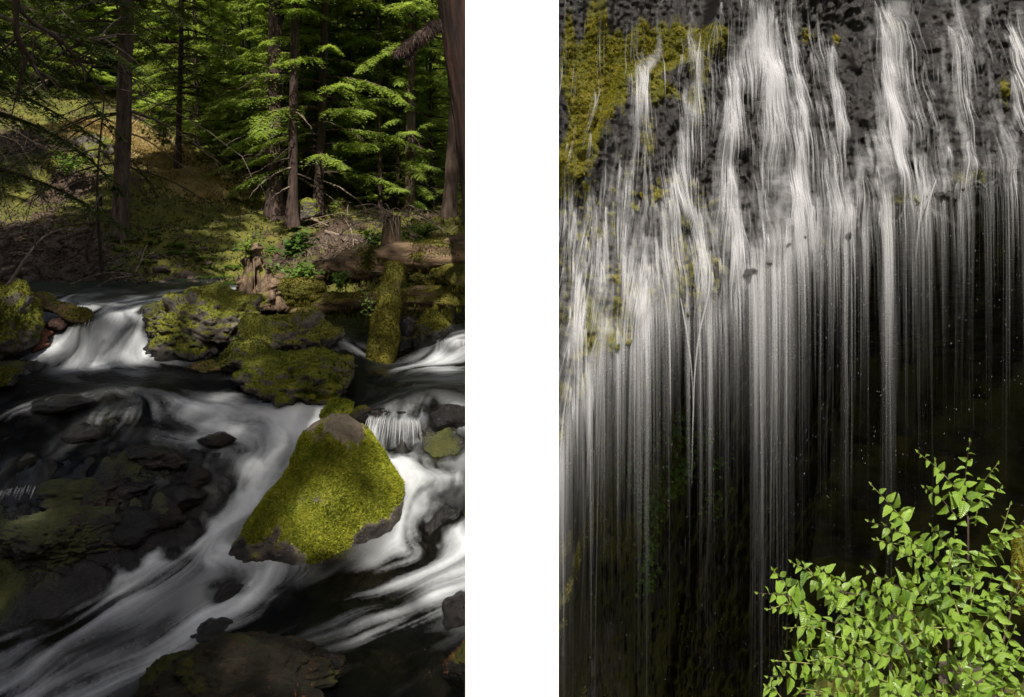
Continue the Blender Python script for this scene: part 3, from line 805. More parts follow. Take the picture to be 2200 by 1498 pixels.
rock('wet_rock', 'thin wet ledge stone that the little curtain of water runs over', 840, 890, 8.1, (.27, .16, .07), 113, mat='wetrock', moss=.2, wet=1)
rock('wet_rock', 'black wet rock at the right end of the ledge', 965, 905, 8.1, (.22, .2, .16), 115, mat='wetrock', moss=.15, wet=1)
rock('mossy_rock', 'tiny round mossy stone alone in the calm pool', 898, 838, 8.7, (.12, .1, .055), 117, moss=.9, fuzz=600, fmat='moss')
rock('mossy_rock', 'dim rock with a tuft of green moss beside the right hand fall', 925, 722, 11.0, (.36, .3, .36), 119, moss=.95, fuzz=2500, rough=1.6)
rock('wet_rock', 'dark rock under the logs left of the leaning post', 745, 770, 10.6, (.28, .25, .17), 121, mat='wetrock', moss=.2, wet=.9)
rock('wet_rock', 'glistening dark rock pile right of the leaning post', 880, 735, 11.3, (.42, .3, .36), 123, mat='wetrock', moss=.2, wet=1, rough=1.8)
rock('mossy_rock', 'shaggy green mossy rock at the left edge by the upper fall', 5, 690, 10.2, (.36, .4, .52), 125, moss=.95, fuzz=5000, rough=1.6)
rock('mossy_rock', 'green mossy stone at the left edge below the pool rim', 0, 812, 9.2, (.22, .25, .14), 127, moss=1.0, fuzz=1500, rough=1.2)
rock('driftwood_stone', 'rust brown block wedged under the log by the upper fall', 125, 697, 10.75, (.14, .13, .12), 129, mat='redrock', moss=.05, wet=.5, cuts=9)
rock('wet_rock', 'rounded wet red brown stone at the edge of the main chute', 426, 1027, 7.55, (.13, .14, .12), 131, mat='redrock', moss=.1, wet=1, rough=.6)
rock('wet_rock', 'dark wet slab below the red brown stone beside the chute', 385, 1068, 7.35, (.24, .22, .10), 133, mat='wetrock', moss=.25, wet=1, cuts=9)
rock('wet_rock', 'wet orange brown stone at the lower end of the dark bedrock', 345, 1115, 7.1, (.22, .2, .13), 135, mat='redrock', moss=.15, wet=1)
rock('wet_rock', 'black glossy stone where the chute meets the lower pool', 265, 1140, 6.95, (.28, .22, .16), 137, mat='wetrock', moss=.2, wet=1, cuts=10)
rock('wet_rock', 'large black mossy bedrock hump at the left edge', 95, 1165, 6.7, (.60, .38, .26), 139, mat='wetrock', moss=.55, wet=.8, rough=1.5)
rock('wet_rock', 'dark wet hump with thin green moss above the bedrock shelf', 190, 1060, 7.3, (.50, .34, .17), 141, mat='wetrock', moss=.6, wet=.8, rough=1.6)
rock('wet_rock', 'dark green rock shelf with water slipping off its right end', 330, 985, 7.75, (.42, .28, .12), 143, mat='wetrock', moss=.65, wet=.8, rough=1.4)
rock('wet_rock', 'wet black stone lying in the thin flow at upper left', 175, 932, 8.1, (.24, .18, .09), 145, mat='wetrock', moss=.3, wet=1)
rock('wet_rock', 'low black rock in the shallow riffle below the pool', 130, 870, 8.6, (.36, .28, .09), 147, mat='wetrock', moss=.4, wet=1)
rock('wet_rock', 'brown rock under thin white water in the middle of the rapids', 470, 945, 8.05, (.20, .16, .075), 149, mat='redrock', moss=.1, wet=1, rough=.7)
rock('wet_rock', 'smooth red brown sunken rock with spray sliding over it in front of the boulder', 500, 1290, 6.2, (.27, .2, .11), 151, mat='redrock', moss=.0, wet=1, rough=.5)
rock('wet_rock', 'dark stone showing in the white water right of the boulder', 905, 1050, 7.35, (.12, .13, .1), 153, mat='redrock', moss=.0, wet=1, rough=.6)
rock('slab_rock', 'broad dark slab with orange needles in its cracks at the bottom edge', 540, 1445, 4.95, (.56, .36, .20), 155, mat='slab', moss=.35, wet=.25, cuts=18, tilt=(.10, 0), rough=1.3, sub=6, waterline=False)
rock('slab_rock', 'dark green stone left of the broad slab with needles', 395, 1470, 4.95, (.28, .30, .18), 157, mat='slab', moss=.5, wet=.3, waterline=False, rough=1.3)
rock('slab_rock', 'lower slab split off the broad one at the bottom edge', 520, 1540, 4.62, (.52, .26, .19), 159, mat='slab', moss=.25, wet=.2, waterline=False, cuts=10, rough=1.3)
rock('slab_rock', 'wet black corner stone at the right end of the broad slab', 690, 1440, 5.05, (.14, .16, .14), 161, mat='wetrock', moss=.2, wet=1, waterline=False)
rock('slab_rock', 'low dark mossy stone rim beside the chute above the slab', 470, 1366, 5.75, (.24, .22, .08), 163, mat='wetrock', moss=.5, wet=.9)
rock('wet_rock', 'dark wet stone with twigs at the right edge above the still pool', 985, 1320, 5.65, (.16, .22, .15), 165, mat='wetrock', moss=.3, wet=.9)
rock('wet_rock', 'black mossy stone low at the right edge of the still pool', 1000, 1430, 5.0, (.13, .16, .12), 167, mat='slab', moss=.5, wet=.6)
rock('mossy_rock', 'dark mossy boulder half buried in the sunlit slope behind the tall bare trunk', 205, 325, 20.8, (.62, .5, .55), 169, moss=.7, waterline=False, sub=4)
rock('mossy_rock', 'pale angular stone on the scree left of the bare trunk', 112, 533, 15.6, (.16, .14, .15), 171, mat='scree', moss=.1, waterline=False, sub=4)
rock('mossy_rock', 'mossy hump between two trunks on the brown slope', 662, 452, 18.6, (.34, .3, .26), 173, moss=.8, waterline=False, sub=4)

# ------------------------------------------------------------------ logs, posts, stumps
def log(name, label, pts, radii, seed, mat='log', nseg=40, n=120, moss=.6, mossdir=(0, -.3, 1), bumpy=.05, fuzz=0, fmat='moss_dark', hang=0, cat='log', parts=None, fsize=.022):
    path = spline([P(*p) for p in pts], n)
    def bump(q, th, t):
        return bumpy * (.9 * fbm(q * 1.8, 3, seed) + .7 * fbm(q * (np.array([1.6, 13, 13]) if mat != 'post' else np.array([9, 9, 2])), 4, seed + 2))
    V, T = tube_tri(path, radii, nseg, bump)
    N = vnormals(V, T)
    mean = (V[T].mean(1) * 1).mean(0)
    m = np.clip(moss + .5 * (N @ norm(np.array(mossdir, float))) * .6 + .35 * fbm(V * 2, 3, seed + 7), 0, 1)
    o = obj(name, V, T, M[mat], None, {'moss': m, 'wet': np.zeros(len(V))})
    tag(o, label, cat)
    if fuzz:
        pile(o, V, T, np.clip(m - .35, 0, 1), fuzz, fsize, seed + 30, M[fmat])
    if hang:                                         # moss beards under the log
        q, nn = scatter(V, T, np.clip(-N[:, 2] - .2, 0, 1) * (N[:, 1] < .3), hang, seed + 40)
        BV, BF = blades(q, np.tile([0, -.1, -1.0], (len(q), 1)), .09, seed, 4, .22, .09)
        kind(obj('hanging_moss', BV, BF, M[fmat], o, smooth=False), 'stuff')
    return o

log('fallen_log', 'huge mossy fallen log running right from the stump across the stream', [(585, 610, 12.6), (700, 586, 12.3), (830, 562, 12.0), (930, 548, 11.9), (1080, 538, 11.9)], [.11, .18, .235, .245, .245], 201, moss=.12, fuzz=3000, hang=260, bumpy=.06)
log('fallen_log', 'second bark log lying behind the huge log at the right edge', [(840, 552, 13.4), (930, 535, 13.2), (1080, 522, 13.0)], [.12, .16, .19], 203, moss=.35, fuzz=1500)
log('fallen_log', 'low moss covered log under the huge one, hidden in the middle by the post', [(530, 662, 11.9), (640, 660, 11.7), (760, 652, 11.6), (900, 640, 11.6), (1080, 626, 11.6)], [.16, .16, .15, .14, .14], 205, moss=.55, fuzz=7000, hang=420)
log('leaning_post', 'upright mossy broken trunk standing in the pool under the logs', [(846, 570, 11.2), (838, 640, 10.9), (825, 720, 10.6), (813, 815, 10.25)], [.13, .17, .19, .18], 207, mat='post', moss=.85, mossdir=(0, -1, .2), fuzz=6000, fmat='moss_dark', cat='trunk', bumpy=.04)
log('fallen_log', 'short mossy stub of log poking out at the right edge under the huge log', [(935, 592, 11.7), (975, 590, 11.5), (1060, 600, 11.4)], [.13, .17, .17], 209, moss=.6, fuzz=1200, hang=60)
log('fallen_log', 'thin curved mossy limb under the huge log right of the post', [(880, 600, 11.9), (905, 596, 11.7), (925, 612, 11.6)], [.05, .06, .05], 211, moss=.7, fuzz=300)
log('fallen_log', 'slim mossy log with a bleached broken end above the upper fall', [(45, 632, 11.1), (100, 652, 10.95), (150, 668, 10.8), (192, 682, 10.7)], [.09, .10, .09, .075], 213, moss=.5, fuzz=800)
log('driftwood', 'shredded red brown driftwood upright in the spray at left', [(75, 678, 10.75), (82, 705, 10.65), (90, 745, 10.5)], [.07, .10, .085], 215, mat='redwood', moss=0, bumpy=.09, cat='driftwood', n=60)
log('driftwood', 'flat dark plank with a mossy rim in the pool below the long rock', [(405, 788, 9.7), (470, 786, 9.6), (540, 782, 9.6)], [.05, .075, .06], 217, moss=.35, fuzz=200, cat='driftwood')
log('root_clump', 'mossy root mat on the low log beneath the stump', [(560, 646, 11.75), (630, 634, 11.6), (700, 630, 11.7)], [.12, .16, .08], 219, moss=.8, fuzz=4500, hang=160, cat='roots', bumpy=.10)

def build_stump():
    base = P(552, 655, 11.55)
    t = root('broken_stump', 'ragged brown broken stump with shredded wood beside the upper stream', 'stump', base)
    path = spline([P(560, 668, 11.5), P(556, 620, 11.6), P(550, 575, 11.65), P(548, 524, 11.7)], 70)
    V, T = tube_tri(path, [.30, .25, .17, .09, .03], 40, lambda q, th, tt: .17 * fbm(q * np.array([8, 8, 2.4]), 4, 223) + .05 * np.cos(th * 5 + tt * 3) - .06 * np.abs(fbm(q * np.array([14, 14, 2]), 3, 224)))
    m = np.clip(.25 + .5 * fbm(V * 2.5, 3, 225), 0, 1)
    obj('trunk', V, T, M['stump'], t, {'moss': m})
    for i, (du, top, w) in enumerate([(-22, 530, .022), (-6, 522, .018), (10, 536, .022), (22, 560, .024), (-36, 575, .026), (36, 600, .028), (-46, 625, .03), (50, 635, .035), (-30, 560, .05), (-14, 540, .045), (16, 560, .05), (30, 590, .06), (-40, 600, .06), (4, 530, .03), (42, 615, .07)]):
        p = spline([P(556 + du * 1.25, 668, 11.35), P(552 + du, (668 + top) / 2, 11.42), P(548 + du * .5, top, 11.6)], 24)
        V, T = tube_tri(p, [w * 1.3, w, w * .35], 10, lambda q, th, tt: .02 * fbm(q * np.array([9, 9, 3]), 3, 230 + i))
        obj('root_splinter', V, T, M['stump'], t, {'moss': np.clip(.2 + .5 * fbm(V * 4, 2, 227), 0, 1)})
build_stump()

def snag():
    base = P(842, 545, 12.6)
    t = root('broken_snag', 'short broken snag with flaking pinkish bark behind the huge log', 'snag', base)
    V, T = tube_tri(spline([P(838, 560, 12.6), P(841, 505, 12.6), P(845, 466, 12.6)], 50), [.19, .145, .135], 28, lambda q, th, tt: .02 * fbm(q * np.array([8, 8, 2]), 4, 241))
    obj('trunk', V, T, M['stump'], t, {'moss': np.zeros(len(V))})
    g = np.random.default_rng(5)
    for k in range(46):
        a = P(842 + g.uniform(-16, 16), g.uniform(462, 480), 12.55)
        d = np.array([g.normal(0, .55) - .15, g.normal(-.05, .3), g.normal(.02, .16)])
        p = spline([a, a + d * .5 + [0, 0, .08], a + d + [0, 0, -.12]], 8)
        V, T = tube_tri(p, [.008, .004], 4)
        obj('dead_twig', V, T, M['deadwood'], t)
snag()

# ------------------------------------------------------------------ bare branches and twigs
def twig(label, pts, r, seed, forks=3, mat='deadwood', group=None):
    path = spline([P(*p) for p in pts], 26)
    g = np.random.default_rng(seed)
    base = path[0]
    t = root('dead_branch', label, 'branch', base, group)
    V, T = tube_tri(path, [r, r * .7, r * .3], 7, lambda q, th, tt: r * .25 * fbm(q * 9, 2, seed))
    obj('stem', V, T, M[mat], t)
    L = np.linalg.norm(path[-1] - path[0])
    for k in range(forks):
        i = g.integers(8, 23); d = norm(path[i] - path[i - 3]) + g.normal(0, .55, 3)
        p = spline([path[i], path[i] + d * L * .13, path[i] + d * L * .24 + [0, 0, -.04 * L]], 10)
        V, T = tube_tri(p, [r * .5, r * .15], 5)
        obj('side_twig', V, T, M[mat], t)

twig('long pale bare branch arching up from the left edge', [(12, 618, 11.6), (35, 585, 11.8), (62, 545, 12), (100, 505, 12.3), (146, 489, 12.6)], .028, 301, 2)
twig('short pale broken branch lying at the left edge', [(-10, 612, 11.4), (15, 618, 11.3), (38, 616, 11.3)], .03, 303, 1)
twig('bare forked branch hanging on the slope at far left', [(40, 330, 15), (70, 385, 15.2), (88, 420, 15.3), (112, 450, 15.4)], .03, 305, 4)
twig('bare brown twigs hooked over the bank above the upper stream', [(195, 625, 13.4), (240, 600, 13.4), (285, 590, 13.4), (310, 545, 13.5)], .02, 307, 5)
twig('straight dead stick leaning on the bank by the upper stream', [(150, 612, 13.5), (210, 590, 13.6), (320, 592, 13.4)], .016, 309, 4)
twig('grey fallen branch slanting over the brown slope', [(700, 498, 16), (735, 508, 15.6), (790, 524, 15.2)], .04, 311, 4)
twig('pale dead branch curving right behind the huge log', [(870, 500, 15), (905, 512, 14.6), (935, 520, 14.2)], .025, 313, 3)
twig('thin leafless sapling bowed over at the right', [(958, 520, 15), (945, 490, 15), (910, 465, 15.2), (870, 450, 15.4)], .022, 315, 6)
twig('thin dead sapling standing beside the brown slope', [(760, 560, 14.5), (756, 500, 15), (740, 470, 15.4)], .02, 317, 3)
twig('pale fallen limb on the slope between the trunks', [(640, 452, 18.8), (670, 470, 18.4), (706, 486, 18)], .05, 319, 2)
twig('mossy bare bough stretching in from the upper left edge', [(-30, 20, 12.5), (40, 50, 12.8), (110, 72, 13.2), (190, 86, 13.6), (250, 78, 14)], .04, 321, 7)
twig('dark bough slanting down from the upper left corner', [(20, -20, 9.5), (60, 40, 9.8), (120, 80, 10.2), (190, 160, 10.8), (240, 230, 11.4)], .035, 323, 9, 'bark_dark')
twig('dark forked bough low under the upper left corner', [(36, -10, 9), (36, 70, 9.2), (66, 130, 9.6), (110, 200, 10.2)], .04, 325, 8, 'bark_dark')
for k in range(16):                                   # brush tangle of thin dead stems at far left
    g = np.random.default_rng(900 + k)
    u0, v0 = g.uniform(0, 200), g.uniform(380, 520)
    twig(['thin dead stem in the tangled brush at far left, leaning right', 'thin dead stem in the tangled brush at far left, leaning left'][k % 2], [(u0, v0, 16), (u0 + (20 if k % 2 == 0 else -20), v0 - 60, 16.2), (u0 + (70 if k % 2 == 0 else -60) * g.uniform(.6, 1.4), v0 - 130 * g.uniform(.6, 1.2), 16.6)], .007, 330 + k, 4, ['bark', 'bark_dark', 'deadwood'][k % 3], group='dead stems in the brush leaning %s' % ['right', 'left'][k % 2])

# needle litter patch: pale dead needles on the brown slope
def litter():
    c = P(724, 517, 15.6)
    g = np.random.default_rng(4)
    n = 2600
    x = c[0] + g.normal(0, .30, n); y = c[1] + g.normal(0, .35, n)
    q = np.stack([x, y, hill_z(x, y) + .01], 1)
    BV, BF = blades(q, np.tile([0., -.2, .5], (n, 1)), .11, 5, 2, .9, .06)
    o = obj('needle_litter', BV, BF, M['deadwood'], smooth=False)
    kind(o, 'stuff'); tag(o, 'pale heap of dry conifer needles and twigs on the brown slope', 'needle litter')
litter()

# ------------------------------------------------------------------ scree stones low on the left slope
def scree():
    meshes = []
    for k in range(7):
        V, F = rock_shape((1, .8, .5), 400 + k, 2, 9, .8)
        me = mkmesh('stone', V, F, {'moss': np.full(len(V), [.0, .1, .3, .0, .5, .1, .2][k]), 'wet': np.zeros(len(V))}, smooth=False)
        me.materials.append(M['scree'])
        meshes.append(me)
    g = np.random.default_rng(8)
    spots = []
    while len(spots) < 290:
        u, v = g.normal(80, 70) if g.random() < .7 else g.uniform(0, 470), g.uniform(440, 608)
        if not -60 < u < 500: continue
        Y = np.interp(v, [440, 600], [17.4, 13.75]) + g.uniform(-.1, .1)
        x = (u - U0) / F_PX * Y
        spots.append((x, Y, float(hill_z(np.array([x]), np.array([Y]))[0])))
    for i, (x, y, z) in enumerate(spots):
        s = g.uniform(.05, .11) * (1.8 if i % 11 == 0 else 1)
        o = link('stone', meshes[i % 7], None, hill, (x, y, z + s * .1), (g.uniform(-.6, .6), g.uniform(-.6, .6), g.uniform(0, 6)), s)
    V0_, F0_ = rock_shape((1, .8, .5), 399, 0, 9, .8)
    n = 2600
    u = g.normal(80, 110, n); v = g.uniform(430, 612, n); Y = np.interp(v, [430, 612], [17.6, 13.6])
    x = (u - U0) / F_PX * Y; z = hill_z(x, Y)
    s = g.uniform(.025, .06, n); a = g.uniform(0, 6.28, n)
    ca, sa = np.cos(a)[:, None], np.sin(a)[:, None]
    bx = V0_[None, :, 0] * ca - V0_[None, :, 1] * sa; by = V0_[None, :, 0] * sa + V0_[None, :, 1] * ca
    V = np.stack([x[:, None] + bx * s[:, None], Y[:, None] + by * s[:, None], z[:, None] + V0_[None, :, 2] * s[:, None]], -1).reshape(-1, 3)
    F = (F0_[None] + (np.arange(n) * len(V0_))[:, None, None]).reshape(-1, 3)
    o = link('scree', mkmesh('scree', V, F, {'moss': np.repeat(g.uniform(0, .5, n), len(V0_)), 'wet': np.zeros(len(V))}, smooth=False), M['scree'], hill)
    kind(o, 'stuff')
scree()

# mossy lumps and low green cover all over the slope
def slope_cover():
    q4 = grid_faces(*HSHAPE)
    c = HV[q4].mean(1)
    keep = q4[(c[:, 1] < 34) & (c[:, 0] / c[:, 1] < .03)]
    w = np.clip(HMOSS - .25, 0.02, 1) / np.maximum(HV[:, 1] / 14, 1) ** 1.3
    q, m = scatter(HV, keep, w, 25000, 91)
    BV, BF = blades(q, m, .055, 92, 3, .8, .25, .3)
    o = link('slope_moss', mkmesh('slope_moss', BV, BF, smooth=False), M['cover'], hill)
    kind(o, 'stuff')
slope_cover()

def slope_litter():
    q4 = grid_faces(*HSHAPE)
    c = HV[q4].mean(1)
    keep = q4[(c[:, 1] < 30) & (c[:, 0] / c[:, 1] < .03)]
    w = np.clip(1.1 - HMOSS, 0.1, 1) / np.maximum(HV[:, 1] / 14, 1) ** 1.3
    q, m = scatter(HV, keep, w, 16000, 93)
    BV, BF = blades(q, m * .4, .16, 94, 2, .8, .10, 0)
    kind(link('leaf_litter', mkmesh('leaf_litter', BV, BF, smooth=False), M['bark'], hill), 'stuff')
slope_litter()

def sun_patch():  # pale blades where sun falls on the slope, the brightness in their colour
    g = np.random.default_rng(95); n = 15000
    pts = []
    for u, v, su, sv, k in [(230, 285, 55, 26, .45), (330, 320, 50, 26, .3), (430, 385, 40, 16, .25)]:
        uu = g.normal(u, su, int(n * k)); vv = g.normal(v, sv, int(n * k))
        Y = np.interp(vv, [250, 300, 360, 420], [23.5, 21.8, 20.9, 19.6]) + g.normal(0, .3, len(vv))
        pts.append(np.stack([(uu - U0) / F_PX * Y, Y], 1))
    q = np.concatenate(pts)
    q = np.stack([q[:, 0], q[:, 1], hill_z(q[:, 0], q[:, 1]) + .01], 1)
    BV, BF = blades(q, np.tile([0., -.5, .8], (len(q), 1)), .085, 96, 2, .7, .35)
    o = link('sun_patch_cover', mkmesh('sun_patch_cover', BV, BF, smooth=False), M['dry'], hill)
    kind(o, 'stuff')
sun_patch()

# ------------------------------------------------------------------ conifers
def crown_mesh(name, seed, H, Rad, nb, droop=.5, low=0.0, power=.75, dense=1.0, leaf=.10, bare=.18):
    """needle sprays and their limbs round a stem of height H; the crown starts at height low"""
    g = np.random.default_rng(seed)
    LV, WV = [], []
    for b in range(nb):
        h = low + (H - low) * ((b + g.random()) / nb)
        f = (h - low) / (H - low)
        az = b * 2.39996 + g.normal(0, .35)
        L = (Rad * (1 - f) ** power * g.uniform(.6, 1.12) + .25) * (.8 + .2 * min(1, f * 6))
        t = np.linspace(0, 1, 9)
        lift = g.uniform(.02, .25); dr = droop * g.uniform(.6, 1.3)
        ang = az + .25 * g.normal() * t ** 2
        path = np.stack([np.cos(ang) * L * t, np.sin(ang) * L * t, h + L * (lift * t - dr * t ** 2)], 1)
        WV.append(tube_tri(path, [.012 + .012 * L, .004], 3, cap=False))
        nt = max(6, int(L / .085 * dense))
        tt = np.repeat(bare + (1 - bare) * (np.arange(nt) + g.random(nt) * .6) / nt, 2); sd = np.tile([1, -1], nt)
        O = np.stack([np.interp(tt, t, path[:, k]) for k in range(3)], 1)
        T = np.stack([np.interp(tt, t, np.gradient(path[:, k])) for k in range(3)], 1); T = norm(T)
        S = norm(np.cross(T, [0, 0, 1])) * sd[:, None]
        D = norm(T * g.uniform(.5, .9, (2 * nt, 1)) + S + [0, 0, -1] * g.uniform(.05, .55, (2 * nt, 1)) + g.normal(0, .12, (2 * nt, 3)))
        l = (.10 + .34 * L * (1 - tt) ** .8 * np.minimum(1, (tt - bare) * 4 + .45)) * g.uniform(.6, 1.15, 2 * nt)
        K = 6
        for k in range(K):
            c = O + D * (l * (k + .4) / K)[:, None] + np.array([0, 0, -1]) * (l * .22 * (k / K) ** 2)[:, None]
            s2 = norm(np.cross(D, [0, 0, 1]) + g.normal(0, .15, D.shape))
            for sg in (1, -1):
                d = norm(D * .75 + s2 * sg * .8 + g.normal(0, .22, D.shape))
                ln = (leaf * (.55 + .7 * (1 - k / K)) * g.uniform(.7, 1.25, 2 * nt))[:, None]
                wv = norm(np.cross(d, [0, 0, 1]) + g.normal(0, .3, D.shape)) * ln * .20
                LV.append(np.stack([c - wv, c + wv, c + d * ln], 1).reshape(-1, 3))
    V = np.concatenate(LV); F = np.arange(len(V)).reshape(-1, 3)
    leafm = mkmesh(name, V, F, smooth=False)
    WVv, WF = join(WV)
    return leafm, mkmesh(name + '_limbs', WVv, WF)

CROWN = {
    'a': crown_mesh('crown_foliage', 501, 12, 2.6, 92, .45),
    'b': crown_mesh('crown_foliage_wide', 502, 14, 3.4, 92, .55),
    'c': crown_mesh('crown_foliage_slim', 503, 13, 1.9, 100, .5, dense=.9),
    'e': crown_mesh('crown_foliage_sparse', 505, 14, 1.95, 64, .5, dense=.75),
    'f': crown_mesh('crown_foliage_full', 506, 9, 2.7, 74, .32, leaf=.17, power=.6, dense=.8),
    'd': crown_mesh('crown_foliage_low', 504, 9, 2.6, 74, .30, leaf=.088, power=.6, dense=1.25),
}

def set_crown(o, needles):
    o.material_slots[0].link = 'OBJECT'
    o.material_slots[0].material = M[needles]
    kind(o, 'stuff')

def dead_limbs(parent, base, h0, h1, n, L, seed, r=.022, droop=.55):
    g = np.random.default_rng(seed)
    for k in range(n):
        h = g.uniform(h0, h1); az = g.uniform(0, 6.28); ln = L * g.uniform(.5, 1.2)
        t = np.linspace(0, 1, 9)[:, None]
        d = np.array([math.cos(az), math.sin(az), 0])
        path = np.array(base) + [0, 0, h] + d * ln * t + np.array([0, 0, 1]) * ln * (.05 * t - droop * t ** 1.6) + g.normal(0, .015, (9, 3)) * t
        parts = [tube_tri(path, [r, r * .25], 5, cap=False)]
        for j in range(7):
            i = g.integers(2, 9); dd = norm(d + g.normal(0, .6, 3) + [0, 0, -.5]) * ln * g.uniform(.1, .3)
            parts.append(tube_tri(np.stack([path[i], path[i] + dd * .5, path[i] + dd + [0, 0, -.05]]), [r * .3, r * .1], 3, cap=False))
        V, F = join(parts)
        obj('dead_limb', V, F, M['deadwood' if k % 3 == 0 else 'bark_dark'], parent)

def conifer(name, label, u, v, Y, wpx, top, crown, cz, cscale, bark='bark', needles='needles', seed=0, group=None, lean=0.0, limbs=None, cat='tree', flare=1.5, rot=None, base=None):
    """base at photo pixel (u, v) and depth Y; trunk wpx pixels wide, top metres high; crown placed cz metres up"""
    b = P(u, v, Y) if base is None else np.array(base, float)
    b[2] -= .15
    r = wpx / F_PX * Y / 2
    t = root(name, label, cat, b, group)
    n = 40 if wpx > 14 else 16
    h = np.linspace(0, 1, n) ** 1.3
    path = b + np.stack([lean * h * top + .06 * np.sin(h * 5 + seed), .04 * np.cos(h * 4 + seed), h * top], 1)
    rad = r * (1 - .72 * h) * (1 + (flare - 1) * np.exp(-h * top / .35))
    big = wpx > 25
    def bump(q, th, tt):
        return r * (.10 * fbm(q * np.array([7, 7, .7]) / max(r * 4, .3), 3, seed) + (.10 * np.abs(np.sin(th * 7 + 2 * fbm(q * 1.2, 2, seed))) if big else 0) + .25 * np.exp(-tt * top / .5) * np.cos(th * 5 + seed))
    V, T = tube_tri(path, rad, 44 if big else 12, bump, cap=False)
    obj('trunk', V, T, M[bark], t, {'moss': np.zeros(len(V))})
    if crown:
        lm, wm = CROWN[crown]
        rz = R.uniform(0, 6.28) if rot is None else rot
        xo = lean * cz
        set_crown(link('crown', lm, M['needles'], t, (xo, 0, cz), (0, math.atan(lean), rz), cscale), needles)
        link('limbs', wm, M['bark_dark'], t, (xo, 0, cz), (0, math.atan(lean), rz), cscale)
    if limbs:
        h0, h1, k, L = limbs
        dead_limbs(t, b, h0, h1, k, L, seed + 50)
    return t

H = 'hemlock_tree'
conifer(H, 'stout bare trunked conifer rising from the mossy bank above the upper stream', 250, 512, 16.4, 31, 19, 'b', 4.2, .80, seed=1, lean=.035, limbs=(1.4, 5.2, 30, 2.2), needles='needles_shaded', flare=1.35)
conifer('sapling', 'thin dark pole sapling left of the stout bare trunk', 218, 612, 14.0, 9, 3.6, None, 0, 1, bark='bark_dark', seed=2, limbs=(1.2, 3.4, 12, .7))
conifer('sapling', 'short dead pole beside the thin dark sapling', 195, 545, 14.4, 7, .75, None, 0, 1, bark='bark_dark', seed=3)
conifer(H, 'dark thick trunk in the middle with twisted exposed roots', 596, 462, 19.3, 30, 20, 'c', 7.0, .9, bark='bark_dark', seed=4, limbs=(1, 4.5, 12, 1.3), flare=2.0)
conifer(H, 'dark straight trunk on the crest of the brown slope', 633, 474, 18.2, 21, 19, 'a', 6.2, .8, bark='bark_dark', seed=5, limbs=(.8, 3, 8, 1.0), flare=1.8, needles='needles')
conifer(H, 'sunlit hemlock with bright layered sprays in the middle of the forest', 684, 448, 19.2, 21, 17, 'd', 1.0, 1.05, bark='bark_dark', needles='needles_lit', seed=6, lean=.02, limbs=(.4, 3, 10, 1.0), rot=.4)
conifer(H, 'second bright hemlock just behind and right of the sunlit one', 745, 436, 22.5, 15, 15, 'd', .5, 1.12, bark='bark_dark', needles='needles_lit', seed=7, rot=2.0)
conifer(H, 'thin black trunk right of the sunlit hemlock', 812, 448, 20, 10, 18, 'c', 4.5, .9, bark='bark_dark', seed=8)
conifer(H, 'pale slender trunk next to the thin black one', 832, 452, 22, 15, 20, 'c', 5.0, 1.0, bark='bark', seed=9, limbs=(2, 5, 5, .9))
conifer(H, 'grey trunk with one sunlit tuft near the right trunk', 884, 468, 20, 22, 18, 'a', 4.2, .9, bark='bark', seed=10, lean=.012, limbs=(1, 4, 8, 1.0), needles='needles_lit')
conifer(H, 'pale leaning trunk base at the right edge behind the huge cedar', 968, 500, 17, 30, 18, 'c', 5.5, 1.0, bark='bark', seed=11, lean=.06)
conifer(H, 'far pale trunk behind the dark thick trunk', 569, 420, 24, 15, 22, 'a', 6, 1.0, bark='bark', seed=12, limbs=(3, 6, 6, 1.0))
conifer(H, 'young bright hemlock low at left of the dark thick trunk', 520, 400, 23, 9, 9, 'd', 1.2, .8, bark='bark_dark', needles='needles_lit', seed=13)
conifer(H, 'young hemlock with low sprays on the sunlit slope at left', 420, 330, 25, 10, 11, 'd', .9, .95, bark='bark_dark', needles='needles', seed=14)
conifer(H, 'small green hemlock at the far right behind the snag', 930, 470, 21, 9, 9, 'd', .6, .85, bark='bark_dark', needles='needles', seed=15)
conifer(H, 'small shaded hemlock low behind the leafless sapling', 868, 470, 24, 8, 8, 'd', .3, .75, bark='bark_dark', needles='needles_lit', seed=16)
conifer(H, 'dark young hemlock drooping over the left slope', -60, 380, 18.5, 12, 12, 'b', 1.6, .62, bark='bark_dark', needles='needles_shaded', seed=17, limbs=(.5, 2.5, 10, 1.6))
conifer(H, 'dark young hemlock just right of the stout bare trunk', 385, 350, 20.5, 12, 12, 'b', 1.8, .62, bark='bark_dark', needles='needles_shaded', seed=18, limbs=(.8, 3, 10, 1.8))
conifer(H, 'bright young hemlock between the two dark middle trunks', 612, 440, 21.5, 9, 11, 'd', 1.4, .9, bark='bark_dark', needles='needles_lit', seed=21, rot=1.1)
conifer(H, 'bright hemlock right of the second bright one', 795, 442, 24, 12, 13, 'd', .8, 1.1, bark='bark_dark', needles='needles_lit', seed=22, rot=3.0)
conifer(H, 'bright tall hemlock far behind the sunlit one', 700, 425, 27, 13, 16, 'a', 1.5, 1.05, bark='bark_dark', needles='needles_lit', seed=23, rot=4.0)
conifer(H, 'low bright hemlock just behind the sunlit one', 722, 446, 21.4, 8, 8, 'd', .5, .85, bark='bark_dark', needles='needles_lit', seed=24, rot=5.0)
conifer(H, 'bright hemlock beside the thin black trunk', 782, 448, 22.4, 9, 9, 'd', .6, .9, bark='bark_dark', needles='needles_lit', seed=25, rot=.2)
conifer(H, 'small bright hemlock beside the pale slender trunk', 850, 466, 20.5, 8, 7, 'd', .3, .70, bark='bark_dark', needles='needles_lit', seed=26, rot=2.7)
